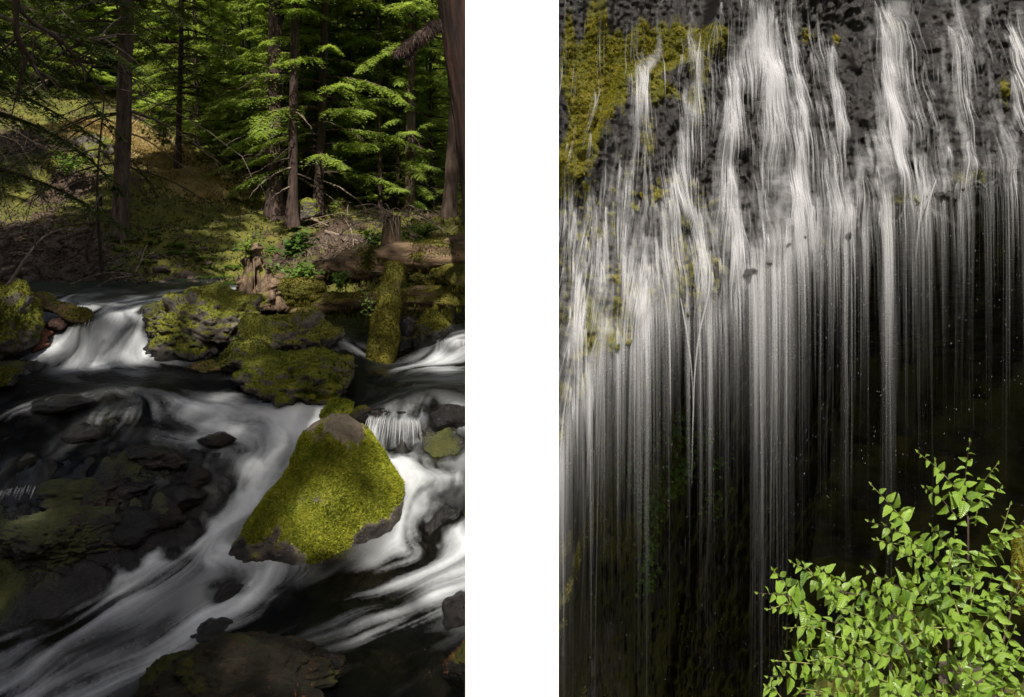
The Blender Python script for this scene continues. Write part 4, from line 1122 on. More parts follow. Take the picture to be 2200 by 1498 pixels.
conifer(H, 'bright hemlock close behind the dark straight trunk', 652, 452, 20.4, 9, 9, 'd', 1.0, .85, bark='bark_dark', needles='needles_lit', seed=27, rot=3.6)
# near trees that reach in from the left, their trunks outside the picture
conifer(H, 'dark hemlock whose drooping boughs fill the upper left corner', -190, 700, 11.0, 40, 22, 'b', 2.4, 1.0, bark='bark_dark', needles='needles_shaded', seed=19, rot=.9)
conifer(H, 'dark hemlock above the left slope with boughs hanging over the bare trunk', -420, 480, 15.0, 34, 24, 'b', 3.4, .85, bark='bark_dark', needles='needles_shaded', seed=20, rot=2.2)

# the huge cedar at the right edge of the forest, with its mossy bough
def cedar():
    b = P(1010, 560, 9.6)
    t = root('cedar_tree', 'huge dark red barked cedar trunk leaning at the right edge of the forest', 'tree', b)
    path = spline([P(1085, 640, 9.6), P(1044, 400, 9.5), P(1010, 180, 9.4), P(986, 0, 9.3), P(950, -500, 9.2), P(920, -2200, 9.2)], 90)
    V, T = tube_tri(path, [.36, .25, .235, .225, .21, .19, .15, .10], 60, lambda q, th, tt: .014 * np.abs(np.sin(th * 9 + 3 * fbm(q * np.array([2, 2, .3]), 2, 603))) + .012 * fbm(q * np.array([18, 18, 1.2]), 3, 601), cap=False)
    obj('trunk', V, T, M['bark_red'], t, {'moss': np.zeros(len(V))})
    for k, pts in enumerate([[(955, 45, 9.3), (920, 62, 9.2), (885, 88, 9.15), (848, 112, 9.1)], [(925, 60, 9.2), (900, 82, 9.2), (882, 100, 9.2), (876, 128, 9.2)]]):
        p = spline([P(*q) for q in pts], 40)
        V, T = tube_tri(p, [.05, .045, .02], 12, lambda q, th, tt: .02 * fbm(q * 7, 3, 605 + k))
        o = obj('bough', V, T, M['bark_dark'], t)
        q, n = scatter(V, T, np.ones(len(V)), 900, 607 + k)
        BV, BF = blades(q, np.tile([0, 0, -1.], (len(q), 1)), .085, 609, 3, .25, .10)
        kind(obj('hanging_moss', BV, BF, M['bark_dark'], t, smooth=False), 'stuff')  # moss in dark bark colour: the bough's shade is painted in
    set_crown(link('crown', CROWN['b'][0], M['needles'], t, (-.55, -.3, 5.4), (0, 0, 1.0), (.62, .95, 1.0)), 'needles_shaded')
cedar()

# unseen tall trees around the viewpoint, placed to shade the stream and bank
SHADE = [(-5.6, -2.2, 24, 'e'), (-4.2, -4.6, 25, 'e'), (-2.6, -4.0, 24, 'e'), (-2.3, -6.5, 25, 'e'), (-7.6, -1.2, 25, 'b'), (-10.8, .2, 25, 'b'), (-7.4, -5.5, 27, 'b'), (-9.4, -5.0, 27, 'b'), (-3.6, -7.4, 26, 'e'), (-12.5, 4.0, 25, 'b'), (-15.2, 8.5, 25, 'b'), (-2.15, 2.3, 24, 'e'), (-8.4, 5.0, 29, 'b'), (-6.9, 7.6, 23, 'e')]
for i, (x, y, h, c) in enumerate(SHADE):
    conifer(H, 'tall unseen conifer on the bank, placed to shade the stream', 0, 0, 10, 34, h, c, h - 14.2, 1.0, needles='needles_shaded', seed=30 + i, group='unseen shading conifers', base=(x, y, -2.5))

# the deep forest
g_ = np.random.default_rng(77)
spots = []
for row, (Y, n) in enumerate([(23.5, 11), (26, 16), (29, 20), (32.5, 22), (37, 22), (43, 20)]):
    for k in range(n):
        u = -200 + 1420 * (k + g_.uniform(.1, .9)) / n
        y = Y + g_.uniform(-1.5, 1.5); x = (u - U0) / F_PX * y
        if x > .14 * y: continue
        if row == 0 and (640 < u < 800 or u < 430): continue
        if row < 2 and 120 < u < 470: continue
        spots.append((x, y, row, u))
for i, (x, y, row, u) in enumerate(spots):
    z = float(hill_z(np.array([x]), np.array([y]))[0])
    tall = i % 6 == 0
    if tall:
        conifer(H, 'tall slender pole trunk standing deep in the background forest', 0, 0, y, g_.uniform(9, 15), 17, 'c', 9.5, .62, bark=['bark', 'bark_dark'][(i // 6) % 2], needles='needles', seed=60 + i, group='tall pole trunks deep in the background forest', base=(x, y, z))
    else:
        sc = g_.uniform(.55, .85) + .05 * row
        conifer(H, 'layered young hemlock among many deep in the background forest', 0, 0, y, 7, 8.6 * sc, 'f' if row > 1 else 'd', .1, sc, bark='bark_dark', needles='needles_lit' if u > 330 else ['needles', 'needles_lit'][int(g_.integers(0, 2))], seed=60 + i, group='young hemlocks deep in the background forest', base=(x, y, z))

# ------------------------------------------------------------------ undergrowth: leafy shrubs and ferns
def leaf_quads(c, d, up, ln, w):
    """kite shaped leaves folded a little along the middle"""
    s = norm(np.cross(d, up)); n = norm(np.cross(s, d))
    a = c; b = c + d * ln * .45 + s * w + n * ln * .06; e = c + d * ln * .45 - s * w + n * ln * .06; t = c + d * ln; m = c + d * ln * .5
    V = np.stack([a, b, m, e, t], 1).reshape(-1, 3)
    k = np.arange(len(c))[:, None] * 5
    F = np.concatenate([k + [0, 2, 1], k + [1, 2, 4], k + [0, 3, 2], k + [2, 3, 4]])
    return V, F

def shrub(label, u, v, Y, wpx, hpx, n, leaf, seed, mat='shrub'):
    b = P(u, v, Y); g = np.random.default_rng(seed)
    t = root('leafy_shrub', label, 'shrub', b)
    w, h = wpx / F_PX * Y / 2, hpx / F_PX * Y
    ns = max(5, n // 40); parts = []; C = []
    for k in range(ns):
        tip = b + np.array([g.normal(0, .5) * w, g.normal(0, .4) * w, h * g.uniform(.5, 1)])
        p = spline([b + g.normal(0, .03, 3), (b + tip) / 2 + [0, 0, h * .15], tip], 14)
        parts.append(tube_tri(p, [.008, .004], 4, cap=False))
        for j in range(n // ns):
            C.append(p[g.integers(4, 14)] + g.normal(0, .10 * max(w, h), 3))
    C = np.array(C)
    d = norm(np.stack([g.normal(0, 1, len(C)), g.normal(-.4, 1, len(C)), g.normal(-.15, .35, len(C))], 1))
    ln = leaf * g.uniform(.6, 1.3, (len(C), 1))
    V, F = leaf_quads(C, d, norm(np.array([0, -.3, 1.]) + g.normal(0, .25, d.shape)), ln, ln * .36)
    kind(obj('foliage', V, F, M[mat], t, smooth=False), 'stuff')
    V, F = join(parts)
    obj('stem', V, F, M['bark_dark'], t)

def fern(label, u, v, Y, rpx, seed, n=9, group=None, mat='fern'):
    b = P(u, v, Y); g = np.random.default_rng(seed)
    t = root('fern', label, 'fern', b, group)
    L0 = rpx / F_PX * Y
    for k in range(n):
        az = k * 6.283 / n + g.normal(0, .3); L = L0 * g.uniform(.7, 1.15)
        d = np.array([math.cos(az), math.sin(az), 0]); tt = np.linspace(0, 1, 16)[:, None]
        path = b + d * L * tt * .95 + np.array([0, 0, 1]) * L * (1.05 * tt - .95 * tt ** 2)
        T = norm(np.gradient(path, axis=0)); S = norm(np.cross(T, [0, 0, 1]))
        q = np.repeat(path[2:], 2, 0); sg = np.tile([1, -1], 14)[:, None]
        dd = norm(np.repeat(S[2:], 2, 0) * sg + np.repeat(T[2:], 2, 0) * .35 + [0, 0, -.15])
        ln = (L * .26 * np.sin(np.pi * np.clip(np.linspace(.25, 1, 14), 0, 1)) + .01).repeat(2)[:, None]
        V, F = leaf_quads(q, dd, np.tile([0, 0, 1.], (28, 1)), ln, ln * .17 + .004)
        obj('frond', V, F, M[mat], t, smooth=False)

shrub('broad leaved green shrub behind the stump and the huge log', 620, 558, 13.4, 150, 60, 420, .10, 701, 'fern')
shrub('green leafy shrub left of the broken snag', 808, 535, 13.6, 70, 50, 180, .10, 703, 'fern')
shrub('low leafy shrub right of the broken snag', 905, 520, 14.6, 110, 40, 260, .09, 705, 'fern')
shrub('glowing yellow green bush between the dark trunks', 612, 420, 22, 80, 95, 420, .14, 707)
shrub('bright leafy bush at the foot of the sunlit hemlock', 720, 425, 23, 90, 55, 420, .13, 709)
shrub('bright green maple sprig on the sunlit slope right of the bare trunk', 350, 312, 21, 110, 60, 240, .13, 711)
shrub('lush grassy green clump on the left end of the huge log', 650, 605, 11.9, 130, 40, 420, .07, 713, 'fern')
shrub('green sprigs hanging in front of the huge log', 730, 618, 11.5, 90, 34, 200, .06, 715, 'fern')
shrub('leafy sprig on the broken stump', 528, 560, 11.5, 40, 60, 90, .06, 717)
shrub('light green thicket in the gap at the far right', 880, 440, 25, 120, 60, 420, .14, 719)
shrub('sunlit thicket behind the bare slope at far left', 80, 190, 27, 140, 90, 500, .16, 721)
shrub('leafy twig hanging beside the upright post', 790, 680, 10.8, 24, 60, 60, .05, 723, 'fern')
shrub('bushy green patch deep behind the middle trunks', 470, 330, 26, 120, 90, 500, .16, 725)
shrub('shaded green bush left of the stout bare trunk', 150, 380, 19, 120, 60, 380, .10, 727, 'fern')
fern('bright fern at the left foot of the stump', 505, 615, 11.6, 42, 731)
fern('big green fern on the rock below the low log', 555, 742, 9.9, 60, 733, 11)
fern('fern hanging over the mossy apron rock', 575, 775, 9.4, 42, 735, 9)
fern('small fern left of the big one on the long low rock', 525, 730, 10.1, 32, 737, 8)
fern('fern on the low log behind the long rock', 585, 690, 10.8, 36, 739, 8)
for k in range(34):
    g = np.random.default_rng(800 + k)
    u, v = g.uniform(230, 530), g.uniform(500, 606)
    Y = np.interp(v, [500, 606], [16.6, 14.0])
    x = (u - U0) / F_PX * Y; z = float(hill_z(np.array([x]), np.array([Y]))[0])
    vv = V0 - z * F_PX / Y
    fern('dark green fern on the mossy bank above the upper stream', u, vv, Y, g.uniform(18, 30), 810 + k, 7, 'ferns on the mossy bank')

# ------------------------------------------------------------------ the waterfall cliff on the right
YL = 12.0                                             # depth of the lip the water leaves from
def cx_(u): return (u - U0) / F_PX * YL
def cz_(v): return (V0 - v) / F_PX * YL
LIP = [(1150, 1060), (1200, 985), (1232, 840), (1300, 750), (1420, 650), (1550, 655), (1650, 560), (1780, 500), (1900, 450), (2050, 410), (2200, 385), (2600, 360)]
LX, LZ = np.array([cx_(u) for u, v in LIP]), np.array([cz_(v) for u, v in LIP])
LEDGE = [(1150, 330), (1230, 320), (1300, 290), (1365, 130), (1490, 118), (1560, 70), (1600, -60), (1700, -200), (2600, -260)]   # foot of the hanging moss wall
EX, EZ = np.array([cx_(u) for u, v in LEDGE]), np.array([cz_(v) for u, v in LEDGE])

def lip_z(x): return np.interp(x, LX, LZ) + .26 * fbm(p3(x * 1.9, x * 0), 4, 121, .62).reshape(np.shape(x))

def cliff_y(x, z, detail=True):
    lip = lip_z(x); s = z - lip
    up = np.clip(s, 0, None)
    y = YL + .42 * np.minimum(up, 3.2) + .12 * np.clip(up - 3.2, 0, None)
    el = np.interp(x, EX, EZ)
    y = y + .55 * sstep(-.05, .22, z - el)
    deep = np.interp(x, [0, .9, 1.6, 3, 6, 10], [.7, 1.7, 4.2, 6.0, 7.0, 7.2])
    dn = np.clip(-s, 0, None)
    y = y + deep * (1 - np.exp(-dn / .9)) + np.interp(x, [0, 2.5, 4.5], [.10, .15, .45]) * np.clip(dn - 3.5, 0, None)
    if detail:
        q = p3(x, z)
        bulge = .20 * fbm(q * np.array([.9, .7, 1]), 3, 123)
        steps = np.abs(fbm(q * np.array([3.4, 2.3, 1]), 3, 125)) * .17
        lump = np.abs(fbm(q * np.array([7, 6, 1]), 3, 127)) * .07
        fine = .030 * fbm(q * 18, 3, 129) + .05 * np.abs(fbm(q * np.array([11, 8, 1]), 2, 133))
        vert = .16 * fbm(q * np.array([3.2, .35, 1]), 3, 131)
        wall = sstep(0, .3, z - el).ravel()
        y = y - (bulge + (steps + lump) * (1 - .6 * wall) + fine + vert * (wall + .6 * (s < -.3).ravel())).reshape(np.shape(x))
    return y

MOSSY = [(1300, 110, 48, 150, 1.1), (1245, 60, 18, 180, 1.0), (1270, 250, 22, 70, .8), (1420, 40, 60, 60, 1.1), (1370, 90, 35, 60, .9), (1470, 60, 30, 60, .7), (1545, 50, 62, 75, 1.2), (1235, 320, 40, 40, 1.0), (1225, 395, 34, 38, 1.1), (1480, 180, 50, 30, .5), (1520, 200, 30, 30, .7), (1515, 255, 20, 20, .7), (1800, 40, 40, 30, .5), (1870, 45, 14, 16, .8), (1990, 20, 40, 20, .6), (2195, 190, 14, 40, .8),
         (1350, 640, 130, 60, .35), (1480, 560, 60, 60, .45), (1250, 700, 60, 60, .4), (1430, 700, 50, 40, .6), (1310, 800, 60, 80, .8), (1480, 690, 60, 40, .4), (1960, 430, 60, 20, .6), (2090, 380, 40, 20, .6), (1780, 520, 20, 12, .6), (1350, 1140, 30, 70, 1.0), (1385, 1300, 26, 26, 1.0), (1570, 1470, 60, 40, 1.1), (1240, 1060, 26, 130, .6), (1480, 950, 80, 130, .55), (1550, 1200, 120, 140, .5), (1640, 1420, 90, 90, .5), (1420, 1320, 260, 260, .55)]

def build_cliff():
    x, z = np.meshgrid(np.concatenate([np.linspace(.24, 8.3, 370), np.linspace(8.4, 17, 30)]), np.concatenate([np.linspace(-24, -4.0, 120), np.linspace(-3.97, 4.4, 340)]))
    y = cliff_y(x, z)
    u = U0 + F_PX * x / YL; v = V0 - F_PX * z / YL
    q = p3(x, z)
    moss = .10 + .42 * fbm(q * 1.6, 4, 141).reshape(x.shape) * (u < 1750)
    for a, b, ru, rv, s in MOSSY:
        moss = moss + s * np.exp(-((u - a) / ru) ** 2 - ((v - b) / rv) ** 2)
    lump = np.abs(fbm(q * np.array([7, 6, 1]), 3, 127)).reshape(x.shape)
    belt = sstep(330, 420, v) * sstep(-.1, .15, z - lip_z(x)) * sstep(1720, 1450, u)
    moss = moss + belt * (lump - .28) * 1.8
    col = fbm(q * np.array([5.5, .5, 1]), 3, 149).reshape(x.shape)
    moss = np.where(v < 330, moss * (.95 + .6 * col), moss)
    moss = np.clip(moss, 0, 1)
    V = np.stack([x, y, z], -1).reshape(-1, 3)
    F = grid_faces(*x.shape)[:, ::-1]
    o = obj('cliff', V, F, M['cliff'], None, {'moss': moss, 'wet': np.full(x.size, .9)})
    tag(o, 'dark wet overhanging rock cliff behind the waterfall with hanging golden moss', 'cliff')
    vv = v.ravel(); uu = u.ravel()
    vis = (uu > 1180) & (uu < 2230) & (vv > -40)
    w = np.clip(moss.ravel() - .38, 0, 1) * vis * (vv < 420)
    qn = scatter(V, F, w, 30000, 143)
    BV, BF = blades(qn[0], qn[1] * .8 + [0, -.2, -.35], .042, 144, 2, .6, .3)
    kind(obj('hanging_moss', BV, BF, M['moss_gold'], o, smooth=False), 'stuff')
    w = np.clip(moss.ravel() - .42, 0, 1) * vis * (vv >= 420)
    qn = scatter(V, F, w, 22000, 145)
    BV, BF = blades(qn[0], qn[1] + [0, -.2, -.1], .045, 146, 2, .7, .3)
    kind(obj('moss', BV, BF, M['moss_dark'], o, smooth=False), 'stuff')
    # round leaved plants on the shaded rock
    g = np.random.default_rng(147); C = []
    for a, b, ru, rv, n in [(1560, 1190, 60, 50, 130), (1450, 1040, 50, 60, 120), (1470, 870, 40, 60, 70), (1440, 1160, 40, 60, 60), (1470, 1250, 40, 60, 90), (1470, 1390, 30, 60, 70), (1330, 800, 30, 50, 60), (1540, 1030, 50, 40, 60), (1620, 1090, 60, 40, 60), (1700, 1180, 30, 20, 30), (1470, 1480, 40, 30, 50), (1690, 1300, 40, 60, 40)]:
        C.append(np.stack([g.normal(a, ru * .6, n), g.normal(b, rv * .6, n)], 1))
    C = np.concatenate(C)
    Yw = 14.8
    px_, pz_ = (C[:, 0] - U0) / F_PX * Yw, (V0 - C[:, 1]) / F_PX * Yw
    c = np.stack([px_, cliff_y(px_, pz_) - .06, pz_], 1)
    d = norm(np.stack([g.normal(0, .6, len(c)), g.normal(-.7, .3, len(c)), g.normal(-.5, .4, len(c))], 1))
    ln = g.uniform(.07, .15, (len(c), 1))
    LV, LF = leaf_quads(c, d, norm(np.array([0, -.6, .8]) + g.normal(0, .3, d.shape)), ln, ln * .48)
    p = obj('cliff_plants', LV, LF, M['fern'], None, smooth=False)
    kind(p, 'stuff'); tag(p, 'small round leaved plants clinging to the shaded rock behind the falling water', 'plants')
    return V, x.shape
build_cliff()

# water running over the rock: (u, v, half width, strength)
RUNS = [
    [(1625, -20, 20, .9), (1632, 40, 26, 1), (1600, 90, 32, .9), (1578, 150, 22, .8), (1566, 230, 22, .75), (1560, 330, 24, .7), (1545, 450, 40, .5)],
    [(1640, 30, 22, 1), (1648, 100, 26, 1), (1655, 160, 22, .95), (1650, 260, 26, .8), (1660, 360, 34, .8), (1668, 430, 44, .8), (1655, 520, 50, .85), (1630, 600, 40, .9)],
    [(1690, -20, 16, .7), (1700, 90, 18, .8), (1708, 200, 20, .8), (1712, 300, 22, .8), (1700, 400, 34, .9), (1690, 480, 30, .9)],
    [(1920, -20, 36, 1), (1912, 40, 40, 1), (1916, 100, 34, 1), (1908, 180, 38, .9), (1902, 260, 40, .95), (1898, 330, 44, .95), (1893, 400, 30, 1), (1898, 470, 18, 1)],
    [(1905, 250, 20, .9), (1870, 310, 30, .8), (1840, 370, 34, .75), (1810, 430, 34, .7), (1790, 480, 30, .7)],
    [(1925, 280, 18, .8), (1960, 330, 18, .8), (1985, 400, 14, .7)],
    [(2040, 10, 18, .7), (2042, 60, 24, .8), (2050, 120, 20, .8), (2056, 200, 18, .85), (2064, 280, 18, .85), (2070, 360, 16, .9), (2076, 420, 12, .8)],
    [(2010, 90, 14, .5), (2022, 160, 14, .55), (2030, 230, 16, .5)],
    [(2010, 280, 10, .7), (2024, 330, 14, .7), (2030, 400, 10, .6)],
    [(2110, 25, 18, .7), (2098, 70, 10, .5), (2110, 140, 12, .5), (2120, 200, 10, .4), (2112, 300, 16, .4), (2116, 380, 14, .4)],
    [(2150, 40, 18, .55), (2165, 90, 12, .7), (2168, 180, 12, .75), (2170, 250, 16, .75), (2160, 290, 16, .7), (2178, 360, 16, .7)],
    [(2145, 200, 14, .5), (2140, 280, 16, .55), (2150, 360, 20, .5)],
    [(1775, 90, 12, .5), (1782, 180, 14, .5), (1790, 240, 14, .55), (1786, 300, 16, .5), (1780, 360, 24, .5)],
    [(1845, 20, 10, .5), (1850, 60, 14, .45), (1855, 120, 12, .4)],
    [(1475, -20, 4, .6), (1482, 60, 6, .6), (1478, 110, 14, .6)],
    [(1410, -20, 5, .6), (1411, 60, 6, .6), (1412, 112, 12, .9), (1385, 150, 12, .8), (1372, 210, 12, .6), (1366, 290, 14, .5), (1350, 400, 30, .4)],
    [(1376, -20, 3, .35), (1378, 115, 4, .5), (1365, 160, 14, .5), (1360, 260, 20, .4)],
    [(1490, 120, 18, .5), (1490, 180, 14, .5), (1475, 200, 14, .6), (1480, 240, 18, .55), (1465, 290, 16, .8), (1452, 360, 18, .7), (1440, 430, 24, .6), (1420, 500, 40, .5)],
    [(1330, 300, 20, .35), (1320, 380, 30, .4), (1310, 480, 40, .45), (1290, 600, 50, .55), (1300, 700, 40, .6)],
    [(1250, 480, 30, .4), (1240, 600, 34, .6), (1225, 700, 30, .7), (1210, 800, 24, .75), (1203, 900, 16, .8)],
    [(1400, 480, 40, .45), (1390, 580, 44, .55), (1385, 640, 30, .7), (1380, 720, 20, .6)],
    [(1520, 430, 40, .45), (1510, 540, 26, .6), (1520, 620, 16, .6)],
    [(1600, 420, 40, .55), (1580, 520, 34, .5), (1570, 600, 26, .5)],
    [(1740, 430, 40, .6), (1730, 520, 30, .5)], [(1835, 420, 40, .6), (1800, 480, 26, .6)], [(2000, 390, 40, .3), (1990, 430, 20, .4)], [(1220, 120, 20, .12), (1220, 300, 20, .12)], [(1300, 600, 120, .3), (1480, 520, 120, .3)], [(1260, 760, 60, .5), (1230, 860, 30, .5)],
]

def silk_material(name, strength=1.0, col=(.56, .56, .565)):
    t = NT(name)
    f = t.math('MULTIPLY', t.attr('foam'), strength, True)
    tp = t.n('BsdfTransparent')
    df = t.n('BsdfDiffuse'); df.inputs[0].default_value = (*col, 1)
    tr = t.n('BsdfTranslucent'); tr.inputs[0].default_value = (*col, 1)
    m2 = t.n('MixShader'); m2.inputs[0].default_value = .35; t.l(df.outputs[0], m2.inputs[1]); t.l(tr.outputs[0], m2.inputs[2])
    m3 = t.n('MixShader'); t.l(f, m3.inputs[0]); t.l(tp.outputs[0], m3.inputs[1]); t.l(m2.outputs[0], m3.inputs[2])
    return t.done(m3.outputs[0])

def build_runs():
    nx_, nz_ = 520, 520
    x, z = np.meshgrid(np.linspace(.5, 8.6, nx_), np.linspace(-4.3, 3.6, nz_))
    y0 = cliff_y(x, z)
    # the sheet smooths over the rock a little and stands proud of it
    yc = cliff_y(x, np.maximum(z, lip_z(x) + .12))
    ye = yc.copy()
    for k in range(-9, 10, 3):
        for j in range(-5, 6, 5):
            ye = np.minimum(ye, np.roll(np.roll(yc, k, 0), j, 1))
    y = blur(ye, 8) - .02
    hx = np.gradient(blur(y0, 2), axis=1) / (x[0, 1] - x[0, 0])
    u = U0 + F_PX * x / (y0 * 1.0); v = V0 - F_PX * z / y0
    dens = np.zeros(x.shape)
    for run in RUNS:
        S = spline(np.array(run, float), max(6, int(abs(run[-1][1] - run[0][1]) / 9)))
        d = np.zeros(x.shape)
        for a, b, w, s in S:
            k = (np.abs(v - b) < 60)
            d[k] = np.maximum(d[k], s * np.exp(-((u[k] - a) / w) ** 2 * 1.35 - ((v[k] - b) / 14.0) ** 2))
        dens = np.maximum(dens, d) + .12 * np.minimum(dens, d)
    global RUNF
    RUNF = dict(x=x[0], z=z[:, 0], y=blur(yc, 1), ys=y, dens=dens)
    s = z - lip_z(x)
    dx = np.clip(hx * .22, -.30, .30).astype(np.float32); dz = -np.ones_like(dx)
    l = np.hypot(dx, dz); dx /= l; dz /= l
    n1 = rng.normal(0, 1, x.shape).astype(np.float32)
    n2 = blur(rng.normal(0, 1, x.shape), 1); n2 = (n2 / n2.std()).astype(np.float32)
    fil = lic(n1 * .8 + n2, dx, dz, 44)
    n3 = blur(rng.normal(0, 1, x.shape), 5); n3 = (n3 / n3.std()).astype(np.float32)
    bnd = lic(n3, dx, dz, 70)
    hz = np.gradient(blur(y0, 2), axis=0) / (z[1, 0] - z[0, 0])      # >0 where the rock leans back: water lies white on it
    top = np.clip(hz - .5, -.6, 1.2)
    edge = sstep(-.6, .05, s)
    base = .05 + .17 * sstep(300, 430, v) * sstep(1800, 1420, u)
    base = base * .25
    a = (dens * .95 + base) * (.9 + .25 * top)
    a = np.clip(a * .85 - .15 + (.22 * fil + .12 * bnd) * (.22 + np.clip(dens + base, 0, 1) * .7), 0, .75) * edge * .50
    V = np.stack([x, y, z], -1).reshape(-1, 3)
    F = grid_faces(nz_, nx_)[:, ::-1]
    keep = a.ravel()[F].max(1) > .01
    F = F[keep]
    used = np.unique(F); remap = np.zeros(len(V), int); remap[used] = np.arange(len(used))
    o = obj('waterfall', V[used], remap[F], silk_material('running_water', 1.0), None, {'foam': a.ravel()[used]})
    kind(o, 'structure')
build_runs()

# falling curtain under the lip
FALL = [(1205, 8, .6), (1222, 14, .5), (1245, 18, .32), (1268, 14, .36), (1296, 10, .5), (1325, 20, .3), (1365, 14, .5), (1384, 7, .85), (1410, 20, .35), (1432, 6, .4), (1475, 3, .6), (1500, 4, .5), (1520, 5, .7), (1545, 10, .3), (1580, 14, .4), (1612, 12, .85), (1632, 12, .9), (1660, 14, .75), (1685, 12, .8), (1720, 14, .45), (1765, 5, .55), (1785, 6, .5), (1808, 4, .7), (1822, 4, .6), (1850, 8, .45), (1892, 8, 1.0), (1903, 7, .8), (1940, 6, .5), (1955, 8, .45), (1980, 5, .5), (1995, 6, .45), (2028, 4, .55), (2066, 5, .6), (2075, 4, .55), (2110, 10, .25), (2150, 8, .35), (2175, 6, .45), (2190, 6, .3)]

def fall_density(u):
    d = .06 + .10 * np.exp(-((u - 1300) / 150) ** 2) + 0 * u
    for a, w, s in FALL:
        d = np.maximum(d, .06 + s * np.exp(-((u - a) / w) ** 2))
    return d

def build_curtain():
    for layer, (off, seed, k) in enumerate([(.12, 1, .36)]):
        xs = np.linspace(.62, 8.4, 480); t = np.linspace(0, 1, 100) ** 1.25
        top = lip_z(xs) + .35 + .25 * fbm(p3(xs * 3.1, xs * 0, 4.), 2, 155)
        z = top[None] + (-9.3 - top[None]) * t[:, None]
        fallen = top[None] - z
        drift = .05 * fbm(p3(xs * 1.3, xs * 0, seed), 2, 151).reshape(xs.shape)
        x = xs[None] + drift[None] * np.sqrt(fallen) * .6
        yl = np.minimum(blur(np.repeat(cliff_y(xs, lip_z(xs) + .05)[None], 3, 0), 6)[1], cliff_y(xs, lip_z(xs) + .3, False) - .25)
        y = yl[None] - off * np.sqrt(np.clip(fallen, 0, 4)) * .5 - .03 + .05 * fbm(p3(x * 2, z * .3, seed), 2, 153).reshape(x.shape)
        u = U0 + F_PX * x / YL; v = V0 - F_PX * z / YL
        wob = .05 * noise(np.stack([np.repeat(xs[None], len(t), 0).ravel() * 1.7, z.ravel() * .45, np.full(z.size, seed * 7.)], 1), 177).reshape(z.shape)
        D = .72 * fall_density(U0 + F_PX * (xs[None] + wob * np.sqrt(np.clip(fallen, 0, 4))) / YL)
        q = np.stack([np.repeat(xs[None], len(t), 0).ravel() * 55, z.ravel() * .55, np.full(z.size, seed * 3.)], 1)
        n = noise(q, 160 + seed).reshape(z.shape)
        n3 = noise(q * np.array([2.1, 1.4, 1]) + 9.1, 165 + seed).reshape(z.shape)
        q2 = q * np.array([.28, .6, 1]); n2 = noise(q2, 170 + seed).reshape(z.shape)
        fade = 1.0 * np.exp(-fallen / 1.2) + .50 * np.exp(-fallen / np.where(D > .42, 2.8, 1.5)) + .025
        a = D * fade * (.62 + .36 * n + .30 * n3 + .12 * n2) * k
        a = a + .20 * np.exp(-fallen / .9) * sstep(2000, 1500, u) * (.6 + .4 * n2 + .3 * n)
        a = np.clip(a - .015, 0, .85) * sstep(0, .45, fallen)
        V = np.stack([x, y, z], -1).reshape(-1, 3)
        o = obj('waterfall', V, grid_faces(*x.shape)[:, ::-1], silk_material('falling_water_%d' % layer, 1.0), None, {'foam': a.ravel()})
        kind(o, 'structure')
    # single jets that leave the lip at a slant
    for k, jet in enumerate([[(1423, 600), (1436, 690), (1440, 800), (1441, 900)], [(1462, 640), (1476, 720), (1486, 800), (1489, 880)], [(1526, 540), (1522, 630), (1503, 715), (1493, 800), (1489, 900), (1486, 1050)], [(1583, 560), (1590, 650), (1592, 760)], [(1375, 650), (1386, 740), (1388, 860)], [(1985, 400), (1976, 470), (1968, 560)], [(2012, 385), (1994, 440), (1990, 540)]]):
        p = spline([P(a, b, YL - .18) for a, b in jet], 40)
        tt = np.linspace(0, 1, 40)
        V, F = tube_tri(p, .004 + .010 * np.sin(np.pi * tt ** .6), 5, None, cap=False)
        al = np.repeat(.62 * (1 - tt) ** .6 * (.8 + .3 * noise(np.stack([tt * 18, tt * 0 + k, tt * 0], 1), 5)), 5)
        kind(obj('waterfall', V, F, silk_material('jet_water_%d' % k), None, {'foam': al}), 'structure')
    # separate threads and drops
    g = np.random.default_rng(181)
    n = 1500
    u = g.uniform(1190, 2230, n * 3); u = u[g.random(n * 3) < (.25 + .75 * np.clip(fall_density(u), 0, 1))][:n]
    x = (u - U0) / F_PX * YL; top = lip_z(x)
    z0 = top - g.random(len(x)) ** 1.2 * (top + 8.4); ln = g.uniform(.008, .045, len(x)) * (1 - .5 * (z0 < -4))
    y = YL - g.uniform(.05, .5, len(x)); w = g.uniform(.0005, .0014, len(x)) 
    parts = []
    A = np.array([[1, 0], [-.5, .87], [-.5, -.87]])
    P0 = np.stack([x, y, z0], 1)
    ring = lambda zc, s: np.stack([x[:, None] + A[None, :, 0] * (w * s)[:, None], y[:, None] + A[None, :, 1] * (w * s)[:, None], np.repeat(zc[:, None], 3, 1)], -1)
    Vt = np.concatenate([P0[:, None], ring(z0 - ln * .5, 1.0), (P0 - np.stack([0 * x, 0 * x, ln], 1))[:, None]], 1).reshape(-1, 3)
    k = np.arange(len(x))[:, None] * 5
    F = np.concatenate([k + f for f in ([0, 1, 2], [0, 2, 3], [0, 3, 1], [4, 2, 1], [4, 3, 2], [4, 1, 3])])
    t = NT('water_threads')
    m = t.done(t.bsdf((.8, .81, .83, 1), .4, None, .5).outputs[0])
    o = obj('water_drops', Vt, F, m, None, smooth=False)
    kind(o, 'stuff'); tag(o, 'fine threads and drops of falling water in front of the dark cliff', 'water drops')
build_curtain()

